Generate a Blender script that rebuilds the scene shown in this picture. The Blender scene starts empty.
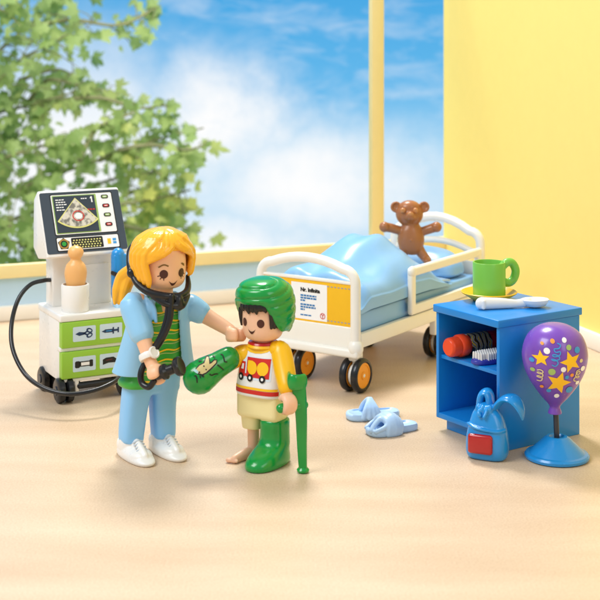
import bpy, bmesh, math, random
from mathutils import Vector, Matrix, noise
from mathutils.bvhtree import BVHTree
random.seed(7)
V = Vector; PI = math.pi
S = bpy.context.scene
COL = S.collection
F, HZ, CH = 1300.0, 45.0, 13.5        # focal length in photo pixels, horizon row, camera height (1 unit = 1 cm of toy)

def at(px, py, Y):                    # point seen at photo pixel (px, py) at depth Y
    return V(((px-300)*Y/F, Y, CH-(py-HZ)*Y/F))
def floor_at(px, py):
    Y = CH*F/(py-HZ); return V(((px-300)*Y/F, Y, 0))

# ------------------------------------------------------------ materials
def lin(c):
    c = c.lstrip('#'); r = [int(c[i:i+2], 16)/255 for i in (0, 2, 4)]
    return tuple((x/12.92 if x <= .04045 else ((x+.055)/1.055)**2.4) for x in r)+(1,)
MATS = {}
def plastic(name, col, rough=.32, bump=0.0, bscale=8, coat=0.0, sss=0.0, metal=0.0, vary=.04, spec=.5, trans=0.0):
    if name in MATS: return MATS[name]
    m = bpy.data.materials.new(name); m.use_nodes = True
    nt = m.node_tree; b = nt.nodes['Principled BSDF']
    c = lin(col)
    tc = nt.nodes.new('ShaderNodeTexCoord')
    nz = nt.nodes.new('ShaderNodeTexNoise'); nz.inputs['Scale'].default_value = 1.3; nz.inputs['Detail'].default_value = 4
    nt.links.new(tc.outputs['Object'], nz.inputs['Vector'])
    mx = nt.nodes.new('ShaderNodeMix'); mx.data_type = 'RGBA'
    mx.inputs[6].default_value = tuple(x*(1-vary) for x in c[:3])+(1,)
    mx.inputs[7].default_value = tuple(min(1, x*(1+vary)) for x in c[:3])+(1,)
    nt.links.new(nz.outputs['Fac'], mx.inputs[0]); nt.links.new(mx.outputs[2], b.inputs['Base Color'])
    mr = nt.nodes.new('ShaderNodeMapRange'); mr.inputs['To Min'].default_value = rough*.85; mr.inputs['To Max'].default_value = rough*1.2
    n2 = nt.nodes.new('ShaderNodeTexNoise'); n2.inputs['Scale'].default_value = 3.1; n2.inputs['Detail'].default_value = 6
    nt.links.new(tc.outputs['Object'], n2.inputs['Vector'])
    nt.links.new(n2.outputs['Fac'], mr.inputs['Value']); nt.links.new(mr.outputs['Result'], b.inputs['Roughness'])
    b.inputs['Metallic'].default_value = metal
    b.inputs['Coat Weight'].default_value = coat; b.inputs['Coat Roughness'].default_value = .12
    b.inputs['Specular IOR Level'].default_value = spec
    if sss:
        b.inputs['Subsurface Weight'].default_value = sss
        b.inputs['Subsurface Radius'].default_value = (1, .45, .25); b.inputs['Subsurface Scale'].default_value = .12
    bp = nt.nodes.new('ShaderNodeBump'); bp.inputs['Strength'].default_value = bump if bump else .012
    bp.inputs['Distance'].default_value = .05
    n3 = nt.nodes.new('ShaderNodeTexNoise'); n3.inputs['Scale'].default_value = bscale; n3.inputs['Detail'].default_value = 5
    nt.links.new(tc.outputs['Object'], n3.inputs['Vector'])
    nt.links.new(n3.outputs['Fac'], bp.inputs['Height']); nt.links.new(bp.outputs['Normal'], b.inputs['Normal'])
    MATS[name] = m; return m

# ------------------------------------------------------------ shape helpers
def frames(pts, up=None):
    n = len(pts); T = []
    for i in range(n):
        d = pts[min(i+1, n-1)]-pts[max(i-1, 0)]
        T.append(d.normalized() if d.length > 1e-9 else V((0, 0, 1)))
    r = V(up) if up else (V((0, 0, 1)) if abs(T[0].z) < .9 else V((0, 1, 0)))
    out = []; x = (r-T[0]*r.dot(T[0])).normalized()
    for i in range(n):
        if up: x = V(up)
        x = (x-T[i]*x.dot(T[i])).normalized()
        out.append((x, T[i].cross(x)))
    return T, out
def rings_mesh(bm, rings, cap=True, closed=False):
    vs = [[bm.verts.new(p) for p in r] for r in rings]
    n = len(rings[0]); m = len(rings)
    for i in range(m if closed else m-1):
        a, b = vs[i], vs[(i+1) % m]
        for j in range(n):
            try: bm.faces.new((a[j], a[(j+1) % n], b[(j+1) % n], b[j]))
            except ValueError: pass
    if cap and not closed:
        bm.faces.new(list(reversed(vs[0]))); bm.faces.new(vs[-1])
    return vs
def smooth_path(pts, k=6):
    P = [V(p) for p in pts]
    if len(P) < 3: return P
    out = []
    for i in range(len(P)-1):
        a, b, c, d = P[max(i-1, 0)], P[i], P[i+1], P[min(i+2, len(P)-1)]
        for s in range(k):
            t = s/k
            out.append(.5*((2*b)+(c-a)*t+(2*a-5*b+4*c-d)*t*t+(3*b-a-3*c+d)*t**3))
    out.append(P[-1]); return out
def interp(vals, n):
    m = len(vals)
    r = []
    for i in range(n):
        t = i/(n-1)*(m-1); j = min(int(t), m-2); f = t-j
        r.append(vals[j]*(1-f)+vals[j+1]*f)
    return r
def tube(bm, pts, r, seg=16, smooth=0, ell=1.0, up=None, caps=True):
    """tube along pts; r a radius or a list; ell flattens the second axis; rounded ends"""
    P = smooth_path(pts, smooth) if smooth else [V(p) for p in pts]
    R = interp(r, len(P)) if isinstance(r, (list, tuple)) else [r]*len(P)
    T, fr = frames(P, up)
    rings = []
    def ring(c, x, y, rr): return [c+x*(rr*math.cos(a))+y*(rr*ell*math.sin(a)) for a in [2*PI*k/seg for k in range(seg)]]
    if caps:
        for k in range(4, 0, -1):
            a = k/4.6*PI/2; rings.append(ring(P[0]-T[0]*R[0]*math.sin(a)*min(1, ell+.2), *fr[0], R[0]*math.cos(a)))
    for i, p in enumerate(P): rings.append(ring(p, *fr[i], R[i]))
    if caps:
        for k in range(1, 5):
            a = k/4.6*PI/2; rings.append(ring(P[-1]+T[-1]*R[-1]*math.sin(a)*min(1, ell+.2), *fr[-1], R[-1]*math.cos(a)))
    return rings_mesh(bm, rings)
def se(cx, cy, z, rx, ry, n=2.0, seg=40):
    out = []
    for k in range(seg):
        a = 2*PI*k/seg; c, s = math.cos(a), math.sin(a)
        out.append(V((cx+rx*math.copysign(abs(c)**(2/n), c), cy+ry*math.copysign(abs(s)**(2/n), s), z)))
    return out
def loft(bm, secs, seg=40, k=5):
    """secs: (z, cx, cy, rx, ry, n) smoothed between"""
    vals = []
    for i in range(len(secs)-1):
        a, b, c, d = secs[max(i-1, 0)], secs[i], secs[i+1], secs[min(i+2, len(secs)-1)]
        for s in range(k):
            t = s/k
            q = [.5*((2*b[j])+(c[j]-a[j])*t+(2*a[j]-5*b[j]+4*c[j]-d[j])*t*t+(3*b[j]-a[j]-3*c[j]+d[j])*t**3) for j in range(6)]
            lo, hi = min(b[0], c[0]), max(b[0], c[0]); q[0] = min(max(q[0], lo), hi)
            q[3] = max(q[3], .005); q[4] = max(q[4], .005); vals.append(q)
    vals.append(list(secs[-1]))
    return rings_mesh(bm, [se(q[1], q[2], q[0], q[3], q[4], q[5], seg) for q in vals])
def ellipsoid(bm, c, r, rot=None, seg=28):
    if not isinstance(r, (tuple, list)): r = (r, r, r)
    M = Matrix.Translation(V(c)) @ (rot.to_4x4() if rot else Matrix()) @ Matrix.Diagonal((*r, 1))
    bmesh.ops.create_uvsphere(bm, u_segments=seg, v_segments=seg//2, radius=1, matrix=M)
def box(bm, lo, hi, bev=0.0, seg=3, M=None):
    t = bmesh.new(); bmesh.ops.create_cube(t, size=1)
    lo, hi = V(lo), V(hi)
    for v in t.verts: v.co = V([(lo[i]+hi[i])/2+v.co[i]*(hi[i]-lo[i]) for i in range(3)])
    if bev: bmesh.ops.bevel(t, geom=t.edges[:], offset=bev, segments=seg, profile=.5, affect='EDGES')
    if M: t.transform(M)
    merge(bm, t)
def merge(bm, t, mi=None):
    me = bpy.data.meshes.new('tmp')
    if mi is not None:
        for f in t.faces: f.material_index = mi
    t.to_mesh(me); t.free(); bm.from_mesh(me); bpy.data.meshes.remove(me)
def lathe(bm, prof, c=(0, 0, 0), axis=(0, 0, 1), seg=48, ell=1.0, closed=False):
    """prof: (r, h) points from one end to the other"""
    ax = V(axis).normalized(); x = ax.orthogonal().normalized(); y = ax.cross(x); c = V(c)
    rings_mesh(bm, [[c+ax*h+(x*math.cos(a)+y*ell*math.sin(a))*max(r, .002) for a in [2*PI*k/seg for k in range(seg)]] for r, h in prof], closed=closed)
def prism(bm, poly, d, O, U, W, N, bev=0.0, seg=3):
    """2-D outline poly extruded by d along N from O, in axes U, W"""
    t = bmesh.new(); O, U, W, N = V(O), V(U), V(W), V(N)
    vs = [t.verts.new(O+U*p[0]+W*p[1]) for p in poly]
    f = t.faces.new(vs)
    r = bmesh.ops.extrude_face_region(t, geom=[f])
    bmesh.ops.translate(t, verts=[g for g in r['geom'] if isinstance(g, bmesh.types.BMVert)], vec=N*d)
    bmesh.ops.recalc_face_normals(t, faces=t.faces)
    if bev: bmesh.ops.bevel(t, geom=[e for e in t.edges], offset=bev, segments=seg, profile=.5, affect='EDGES', clamp_overlap=True)
    merge(bm, t)
def finish(name, bm, mat, parent=None, remesh=0, smooth=0, sub=0, angle=40, solid=0, flat=False, mods=None):
    bmesh.ops.recalc_face_normals(bm, faces=bm.faces)
    me = bpy.data.meshes.new(name); bm.to_mesh(me); bm.free()
    o = bpy.data.objects.new(name, me); COL.objects.link(o)
    if solid:
        q = o.modifiers.new('s', 'SOLIDIFY'); q.thickness = solid; q.offset = 0
    if remesh:
        q = o.modifiers.new('r', 'REMESH'); q.mode = 'VOXEL'; q.voxel_size = remesh; q.use_smooth_shade = True
    if smooth:
        q = o.modifiers.new('m', 'SMOOTH'); q.factor = .5; q.iterations = smooth
    if sub:
        q = o.modifiers.new('u', 'SUBSURF'); q.levels = q.render_levels = sub
    if remesh or smooth or sub or solid:
        dg = bpy.context.evaluated_depsgraph_get(); dg.update()
        m2 = bpy.data.meshes.new_from_object(o.evaluated_get(dg)); o.modifiers.clear(); o.data = m2
        bpy.data.meshes.remove(me); me = m2; me.name = name
    ms = mat if isinstance(mat, (list, tuple)) else [mat]
    me.materials.clear()
    for m in ms: me.materials.append(m)
    if not flat:
        me.polygons.foreach_set('use_smooth', [True]*len(me.polygons))
        if not remesh: me.set_sharp_from_angle(angle=math.radians(angle))
    if parent: o.parent = parent
    return o
def tag(o, label, cat, group=None):
    o['label'] = label; o['category'] = cat
    if group: o['group'] = group
    return o
def thing(name, label, cat, loc=(0, 0, 0), rz=0, group=None):
    o = bpy.data.objects.new(name, None); COL.objects.link(o)
    o.location = loc; o.rotation_euler = (0, 0, rz); o.empty_display_size = .3
    return tag(o, label, cat, group)
def struct(name, bm, mat, **k):
    o = finish(name, bm, mat, **k); o['kind'] = 'structure'; return o
def local_of(loc, rz):
    M = (Matrix.Translation(V(loc)) @ Matrix.Rotation(rz, 4, 'Z')).inverted()
    return lambda px, py, Y: M @ at(px, py, Y)
def bvh(*objs):
    bm = bmesh.new()
    for o in objs: bm.from_mesh(o.data)
    t = BVHTree.FromBMesh(bm); bm.free(); return t

# printed marks: flat shapes laid on a surface
def circ(cx, cy, r, ry=None, n=24, rot=0):
    ry = ry or r; c, s = math.cos(rot), math.sin(rot)
    return [(cx+r*math.cos(a)*c-ry*math.sin(a)*s, cy+r*math.cos(a)*s+ry*math.sin(a)*c) for a in [2*PI*k/n for k in range(n)]]
def rect(x0, y0, x1, y1): return [(x0, y0), (x1, y0), (x1, y1), (x0, y1)]
def rrect(x0, y0, x1, y1, r, n=5):
    out = []
    for cx, cy, a0 in ((x1-r, y1-r, 0), (x0+r, y1-r, 90), (x0+r, y0+r, 180), (x1-r, y0+r, 270)):
        for k in range(n+1):
            a = math.radians(a0+90*k/n); out.append((cx+r*math.cos(a), cy+r*math.sin(a)))
    return out
def star(cx, cy, r, rot=90, inner=.45):
    return [(cx+(r if k % 2 == 0 else r*inner)*math.cos(math.radians(rot+36*k)), cy+(r if k % 2 == 0 else r*inner)*math.sin(math.radians(rot+36*k))) for k in range(10)]
def stroke(pts, w, smooth=0):
    P = [V((p[0], p[1], 0)) for p in pts]
    if smooth: P = smooth_path(P, smooth)
    out = []
    for i in range(len(P)-1):
        d = (P[i+1]-P[i]);
        if d.length < 1e-6: continue
        a = (P[min(i+1, len(P)-1)]-P[max(i-1, 0)]).normalized(); b = (P[min(i+2, len(P)-1)]-P[i]).normalized()
        na = V((-a.y, a.x, 0))*w/2; nb = V((-b.y, b.x, 0))*w/2
        out.append([(q.x, q.y) for q in (P[i]-na, P[i+1]-nb, P[i+1]+nb, P[i]+na)])
    return out
class Print:
    def __init__(s, O, U, W, N, target=None, eps=.012, step=.09):
        s.O, s.U, s.W, s.N = V(O), V(U).normalized(), V(W).normalized(), V(N).normalized()
        s.t, s.eps, s.step = target, eps, step; s.mats = []; s.bm = bmesh.new()
    def mi(s, m):
        if m not in s.mats: s.mats.append(m)
        return s.mats.index(m)
    def put(s, tmp, m, layer):
        i = s.mi(m)
        bmesh.ops.triangulate(tmp, faces=tmp.faces[:])
        if s.t:
            for _ in range(6):
                es = [e for e in tmp.edges if e.calc_length() > s.step]
                if not es: break
                bmesh.ops.subdivide_edges(tmp, edges=es, cuts=1)
                bmesh.ops.triangulate(tmp, faces=[f for f in tmp.faces if len(f.verts) > 3])
        dead = []
        for v in tmp.verts:
            p = s.O+s.U*v.co.x+s.W*v.co.y
            if s.t:
                h, n, _, d = s.t.ray_cast(p+s.N*4, -s.N)
                if h is None: dead.append(v); continue
                if n.dot(s.N) < 0: n = -n
                v.co = h+n*(s.eps+.005*layer)
            else: v.co = p+s.N*(s.eps+.005*layer)
        if dead: bmesh.ops.delete(tmp, geom=dead, context='VERTS')
        for f in tmp.faces:
            f.normal_update()
            if f.normal.dot(s.N) < 0: f.normal_flip()
        merge(s.bm, tmp, i)
    def poly(s, pts, m, layer=0):
        t = bmesh.new(); t.faces.new([t.verts.new((p[0], p[1], 0)) for p in pts]); s.put(t, m, layer)
    def polys(s, lst, m, layer=0):
        t = bmesh.new()
        for pts in lst:
            if len(pts) >= 3: t.faces.new([t.verts.new((p[0], p[1], 0)) for p in pts])
        s.put(t, m, layer)
    def ring(s, outer, inner, m, layer=0):
        n = len(outer); s.polys([[outer[k], outer[(k+1) % n], inner[(k+1) % n], inner[k]] for k in range(n)], m, layer)
    def text(s, body, x, y, size, m, layer=0, bold=0.0):
        c = bpy.data.curves.new('t', 'FONT'); c.body = body; c.size = size; c.offset = bold; c.resolution_u = 2
        o = bpy.data.objects.new('t', c); COL.objects.link(o)
        dg = bpy.context.evaluated_depsgraph_get(); dg.update()
        me = bpy.data.meshes.new_from_object(o.evaluated_get(dg))
        t = bmesh.new(); t.from_mesh(me)
        for v in t.verts: v.co = V((v.co.x+x, v.co.y+y, 0))
        bpy.data.objects.remove(o); bpy.data.curves.remove(c); bpy.data.meshes.remove(me)
        s.put(t, m, layer)
    def done(s, name, parent):
        me = bpy.data.meshes.new(name); s.bm.to_mesh(me); s.bm.free()
        for m in s.mats: me.materials.append(m)
        if s.t: me.polygons.foreach_set('use_smooth', [True]*len(me.polygons))
        o = bpy.data.objects.new(name, me); COL.objects.link(o); o.parent = parent; return o

# colours
WHITE = plastic('white_plastic', '#F1EFEA', .28, sss=.0, vary=.015)
IVORY = plastic('ivory_plastic', '#F0EDE4', .3, vary=.015)
BLACK = plastic('black_plastic', '#17181B', .28)
GREEN = plastic('green_plastic', '#02953A', .22, coat=.3)
LIME = plastic('lime_plastic', '#97C93B', .35)
CUPG = plastic('cup_green_plastic', '#78C24A', .3)
BLUE = plastic('blue_plastic', '#1686D9', .3)
SKYB = plastic('sky_blue_plastic', '#1B8EDA', .25, coat=.3)
COAT = plastic('coat_blue_plastic', '#93CBF1', .3)
TROU = plastic('trouser_blue_plastic', '#8BC8F8', .32)
BEDB = plastic('bedding_blue_plastic', '#86B9EA', .3, bump=.008)
SLIP = plastic('slipper_blue_plastic', '#B2D3F7', .35)
YEL = plastic('golden_yellow_plastic', '#F7BE12', .3)
PANY = plastic('panel_yellow_print', '#F3BC12', .4, bump=.05, bscale=30)
ORG = plastic('orange_plastic', '#FBA41C', .35)
HAIR = plastic('golden_hair_plastic', '#FCB522', .24, coat=.25)
SKIN1 = plastic('tan_skin_plastic', '#F4C098', .38, sss=.25)
SKIN2 = plastic('pale_skin_plastic', '#F2C3A2', .38, sss=.25)
BROWN = plastic('bear_brown_plastic', '#A4673B', .33, coat=.15)
CREAM = plastic('cream_plastic', '#F7E8AC', .35)
RED = plastic('red_plastic', '#BA1019', .25, coat=.3)
ORED = plastic('orange_red_plastic', '#EE4A1B', .3)
PURP = plastic('purple_plastic', '#7747B4', .25, coat=.3)
NAVY = plastic('navy_plastic', '#1C2F86', .3)
PEG = plastic('peach_plastic', '#F0B873', .35, sss=.15)
DGREY = plastic('dark_grey_plastic', '#2E333D', .3)
SLATE = plastic('slate_print', '#3D4854', .35)
INKK = plastic('black_ink', '#111111', .5); INKB = plastic('eye_brown_ink', '#4A1F12', .45); INKR = plastic('red_ink', '#D0241C', .45)
INKW = plastic('white_ink', '#F5F5F5', .45); INKY = plastic('yellow_ink', '#FBC617', .4); INKBL = plastic('blue_ink', '#2378B8', .45)
INKLB = plastic('pale_blue_ink', '#CBE0EE', .45); INKN = plastic('navy_ink', '#17375E', .45); INKLG = plastic('lime_ink', '#9FBE6A', .45)
INKO = plastic('orange_ink', '#F29B38', .45); INKC = plastic('beige_ink', '#DCCB98', .45); INKG = plastic('grey_ink', '#9FA3A6', .45)
INKLY = plastic('pale_yellow_ink', '#E4E08A', .45); INKSB = plastic('sky_ink', '#3A9BDC', .45); INKGR = plastic('stripe_green_ink', '#2E9E3C', .35)
P_BACK, P_KEY, P_FILL, P_OUT, W_STR, EXPO = 44000, 26500, 4500, 14000, .52, 0.0
# ============================================================ setting
def floor_mat():
    m = bpy.data.materials.new('sandy_floor'); m.use_nodes = True; nt = m.node_tree; b = nt.nodes['Principled BSDF']
    tc = nt.nodes.new('ShaderNodeTexCoord')
    def nz(sc, det, stretch=None):
        n = nt.nodes.new('ShaderNodeTexNoise'); n.inputs['Scale'].default_value = sc; n.inputs['Detail'].default_value = det
        if stretch:
            mp = nt.nodes.new('ShaderNodeMapping'); mp.inputs['Scale'].default_value = stretch; mp.inputs['Rotation'].default_value = (0, 0, .25)
            nt.links.new(tc.outputs['Object'], mp.inputs['Vector']); nt.links.new(mp.outputs['Vector'], n.inputs['Vector'])
        else: nt.links.new(tc.outputs['Object'], n.inputs['Vector'])
        return n
    a = nz(.35, 5, (.35, 1.6, 1)); g = nz(16, 3)
    r = nt.nodes.new('ShaderNodeValToRGB'); r.color_ramp.elements[0].position = .15; r.color_ramp.elements[1].position = .85
    r.color_ramp.elements[0].color = lin('#CCAE8E'); r.color_ramp.elements[1].color = lin('#E3CEB2')
    nt.links.new(a.outputs['Fac'], r.inputs['Fac'])
    r2 = nt.nodes.new('ShaderNodeValToRGB'); r2.color_ramp.elements[0].position = .36; r2.color_ramp.elements[1].position = .62
    r2.color_ramp.elements[0].color = (.74, .67, .58, 1); r2.color_ramp.elements[1].color = (1, 1, 1, 1)
    nt.links.new(g.outputs['Fac'], r2.inputs['Fac'])
    mx = nt.nodes.new('ShaderNodeMix'); mx.data_type = 'RGBA'; mx.blend_type = 'MULTIPLY'; mx.inputs[0].default_value = .5
    nt.links.new(r.outputs['Color'], mx.inputs[6]); nt.links.new(r2.outputs['Color'], mx.inputs[7])
    nt.links.new(mx.outputs[2], b.inputs['Base Color'])
    b.inputs['Roughness'].default_value = .42
    bp = nt.nodes.new('ShaderNodeBump'); bp.inputs['Strength'].default_value = .25; bp.inputs['Distance'].default_value = .03
    nt.links.new(g.outputs['Fac'], bp.inputs['Height']); nt.links.new(bp.outputs['Normal'], b.inputs['Normal'])
    return m
WL0 = V((-14.7, 63.6, 0)); WL1 = V((8.16, 73.1, 0)); WD = (WL1-WL0).normalized(); WN = V((WD.y, -WD.x, 0))   # window wall line, normal to the room
RD = V((5.1, -15.6, 0)).normalized()                                                                       # right wall runs from the corner towards the viewer
RN = V((-RD.y*-1, 0, 0))
RN = V((RD.y, -RD.x, 0)); RN = RN if RN.x < 0 else -RN
bm = bmesh.new()
fa, fc = WL0-WD*34, WL1+WD*.3; fd_ = WL1+RD*75
prism(bm, [(-45, 4), (fd_.x, 4), (fd_.x, fd_.y), (fc.x, fc.y), (fa.x, fa.y), (-45, fa.y)], .6, (0, 0, -.6), (1, 0, 0), (0, 1, 0), (0, 0, 1)); FLOOR = struct('floor', bm, floor_mat(), flat=True)
bm = bmesh.new(); g = bmesh.new()
bmesh.ops.create_grid(bm, x_segments=24, y_segments=24, size=150)
for v in bm.verts: v.co = V((v.co.x, v.co.y+150, -14+.8*noise.noise(v.co*.05)))
g.free(); LAWN = plastic('lawn_green', '#6E9A45', .8, bump=.4, bscale=2, vary=.25)
struct('ground', bm, LAWN)
WALLY = plastic('yellow_wall_paint', '#FBE382', .6, bump=.05, bscale=12, vary=.025)
FRAMEY = plastic('window_frame_yellow', '#EDDCA0', .5, vary=.04)
BASEW = plastic('skirting_white', '#F3EEE4', .5, vary=.02)
TH = 17.5+6
def along(A, D, N, s0, s1, n0, n1, z0, z1, bev=0.0, bm=None):
    b = bm or bmesh.new()
    M = Matrix((( D.x, N.x, 0, A.x), (D.y, N.y, 0, A.y), (0, 0, 1, 0), (0, 0, 0, 1)))
    box(b, (s0, n0, z0), (s1, n1, z1), bev, 2, M); return b
L = (WL1-WL0).length
wallr = along(WL1, RD, RN, -.2, 75, -.8, 0, 0, TH)
o = tag(finish('side_wall', wallr, WALLY), 'plain pale yellow room wall behind the bed and bedside cabinet', 'wall')
finish('skirting_board', along(WL1, RD, RN, .3, 75, .002, .28, 0, .75, .06), BASEW, o)
def wpos(px):                                            # distance along the window wall seen at photo column px
    k = (px-300)/F; return (k*WL0.y-WL0.x)/(WD.x-k*WD.y)
s371, s383, s445 = wpos(371), wpos(383), wpos(444)
ww = thing('window_wall', 'wide window wall with pale yellow frame bars beside the leafy tree', 'window wall')
finish('skirting_board', along(WL0, WD, WN, -26, L-.05, -.25, .28, 0, .72, .06), BASEW, ww)
bm = along(WL0, WD, WN, -26, L-.02, -.3, .15, 2.07, 2.72, .03)
along(WL0, WD, WN, s371, s383, -.3, .148, 2.66, TH, .03, bm)
along(WL0, WD, WN, -26, L-.02, -.3, .15, TH-.8, TH, .03, bm)
along(WL0, WD, WN, -27, -26.01, -.3, .15, 0, TH, .03, bm)
finish('window_frame', bm, FRAMEY, ww)
fm = bpy.data.materials.new('frosted_glass'); fm.use_nodes = True; nt = fm.node_tree; nt.nodes.clear()
o1 = nt.nodes.new('ShaderNodeOutputMaterial'); tr = nt.nodes.new('ShaderNodeBsdfTranslucent'); df = nt.nodes.new('ShaderNodeBsdfPrincipled')
df.inputs['Base Color'].default_value = lin('#F1F6FA'); df.inputs['Roughness'].default_value = .35
tr.inputs['Color'].default_value = lin('#D6E9F8'); ms = nt.nodes.new('ShaderNodeMixShader'); ms.inputs[0].default_value = .72
nzz = nt.nodes.new('ShaderNodeTexNoise'); nzz.inputs['Scale'].default_value = .2
cr = nt.nodes.new('ShaderNodeValToRGB'); cr.color_ramp.elements[0].color = lin('#DCEDFA'); cr.color_ramp.elements[1].color = lin('#F2F6FA')
nt.links.new(nzz.outputs['Fac'], cr.inputs['Fac']); nt.links.new(cr.outputs['Color'], tr.inputs['Color'])
nt.links.new(df.outputs[0], ms.inputs[1]); nt.links.new(tr.outputs[0], ms.inputs[2]); nt.links.new(ms.outputs[0], o1.inputs['Surface'])
finish('frosted_pane', along(WL0, WD, WN, -26, L-.05, -.12, -.02, .68, 2.1), fm, ww)

# sky: a curved sheet of sky far behind the windows
def sky_mat():
    m = bpy.data.materials.new('cloudy_sky'); m.use_nodes = True; nt = m.node_tree; nt.nodes.clear()
    N = nt.nodes.new; Lk = nt.links.new
    out = N('ShaderNodeOutputMaterial'); em = N('ShaderNodeEmission'); Lk(em.outputs[0], out.inputs['Surface'])
    tc = N('ShaderNodeTexCoord'); sep = N('ShaderNodeSeparateXYZ'); Lk(tc.outputs['Object'], sep.inputs[0])
    base = N('ShaderNodeValToRGB'); mr = N('ShaderNodeMapRange'); mr.inputs['From Min'].default_value = -14; mr.inputs['From Max'].default_value = 24
    Lk(sep.outputs['Z'], mr.inputs['Value']); Lk(mr.outputs[0], base.inputs['Fac'])
    e = base.color_ramp.elements; e[0].position = 0; e[0].color = lin('#B4DAF4'); e[1].position = 1; e[1].color = lin('#3A9FE0')
    for p, c in ((.16, '#B5DBF5'), (.3, '#C6E4F8'), (.45, '#A8D7F5'), (.6, '#66BAED'), (.84, '#4DABE6')):
        q = e.new(p); q.color = lin(c)
    def cloud(scale, stretch, rot, lo, hi, det=7, off=(0, 0, 0)):
        mp = N('ShaderNodeMapping'); mp.inputs['Scale'].default_value = stretch; mp.inputs['Rotation'].default_value = (0, rot, 0); mp.inputs['Location'].default_value = off
        Lk(tc.outputs['Object'], mp.inputs['Vector'])
        n = N('ShaderNodeTexNoise'); n.inputs['Scale'].default_value = scale; n.inputs['Detail'].default_value = det; n.inputs['Roughness'].default_value = .6
        n.inputs['Distortion'].default_value = .5; Lk(mp.outputs[0], n.inputs['Vector'])
        r = N('ShaderNodeMapRange'); r.inputs['From Min'].default_value = lo; r.inputs['From Max'].default_value = hi; Lk(n.outputs['Fac'], r.inputs['Value'])
        return r.outputs[0]
    warp = N('ShaderNodeTexNoise'); warp.inputs['Scale'].default_value = .16; warp.inputs['Detail'].default_value = 7; warp.inputs['Roughness'].default_value = .62; Lk(tc.outputs['Object'], warp.inputs['Vector'])
    def blob(cx, cz, sx, sz, pw=1.0):                    # soft white patch, for cloud banks and the sun glow, at (cx, cz)
        c = N('ShaderNodeCombineXYZ'); Lk(sep.outputs['X'], c.inputs[0]); Lk(sep.outputs['Z'], c.inputs[2]); va = N('ShaderNodeVectorMath'); va.operation = 'MULTIPLY_ADD'; va.inputs[1].default_value = (16, 0, 8); va.inputs[2].default_value = (0, 0, 0); Lk(warp.outputs['Color'], va.inputs[0]); Lk(c.outputs[0], va.inputs[2]); vs_ = N('ShaderNodeVectorMath'); vs_.operation = 'SUBTRACT'; vs_.inputs[1].default_value = (8, 0, 4); Lk(va.outputs[0], vs_.inputs[0])
        mp = N('ShaderNodeMapping'); mp.vector_type = 'POINT'
        mp.inputs['Location'].default_value = (-cx/sx, 0, -cz/sz); mp.inputs['Scale'].default_value = (1/sx, 1, 1/sz); Lk(vs_.outputs[0], mp.inputs['Vector'])
        ln = N('ShaderNodeVectorMath'); ln.operation = 'LENGTH'; Lk(mp.outputs[0], ln.inputs[0])
        r = N('ShaderNodeMapRange'); r.interpolation_type = 'SMOOTHSTEP'; r.inputs['From Min'].default_value = 1; r.inputs['From Max'].default_value = 0; Lk(ln.outputs['Value'], r.inputs['Value'])
        return r.outputs[0]
    def math_(op, a, b):
        q = N('ShaderNodeMath'); q.operation = op; q.use_clamp = True
        for i, x in enumerate((a, b)):
            if isinstance(x, (int, float)): q.inputs[i].default_value = x
            else: Lk(x, q.inputs[i])
        return q.outputs[0]
    streak = math_('MULTIPLY', cloud(.16, (1, 1, 3.2), .55, .45, .8), .4)
    soft = cloud(.07, (1, 1, 1.6), .2, .38, .62, 6, (3, 0, 7))
    wisps = cloud(.25, (1, 1, 2.0), -.5, .45, .7, 8)
    sun = blob(-8.2, 6.0, 14, 10)                          # sun glow by the tree, painted into the sky colour
    bank = blob(1.5, -.6, 19, 9)                      # broad bank in the middle
    low = blob(-8, -9, 20, 7); haze_ = blob(-24, 2, 22, 20)
    f = math_('MAXIMUM', streak, math_('MULTIPLY', bank, math_('ADD', soft, 1.0)))
    f = math_('MAXIMUM', f, math_('MULTIPLY', sun, math_('ADD', wisps, .95)))
    f = math_('MAXIMUM', f, math_('MULTIPLY', low, math_('ADD', soft, .5)))
    f = math_('MAXIMUM', f, math_('MULTIPLY', haze_, 1.0))
    mx = N('ShaderNodeMix'); mx.data_type = 'RGBA'; Lk(f, mx.inputs[0]); Lk(base.outputs['Color'], mx.inputs[6]); mx.inputs[7].default_value = (1, 1, 1, 1)
    Lk(mx.outputs[2], em.inputs['Color']); em.inputs['Strength'].default_value = SKY_E
    return m
SKY_E = 1.0
bm = bmesh.new(); rows = []
for j in range(2):
    rows.append([bm.verts.new((90*math.sin(a), 45+90*math.cos(a), (-24, 60)[j])) for a in [math.radians(-70+140*k/48) for k in range(49)]])
for k in range(48): bm.faces.new((rows[0][k], rows[0][k+1], rows[1][k+1], rows[1][k]))
struct('sky', bm, sky_mat())

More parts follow.
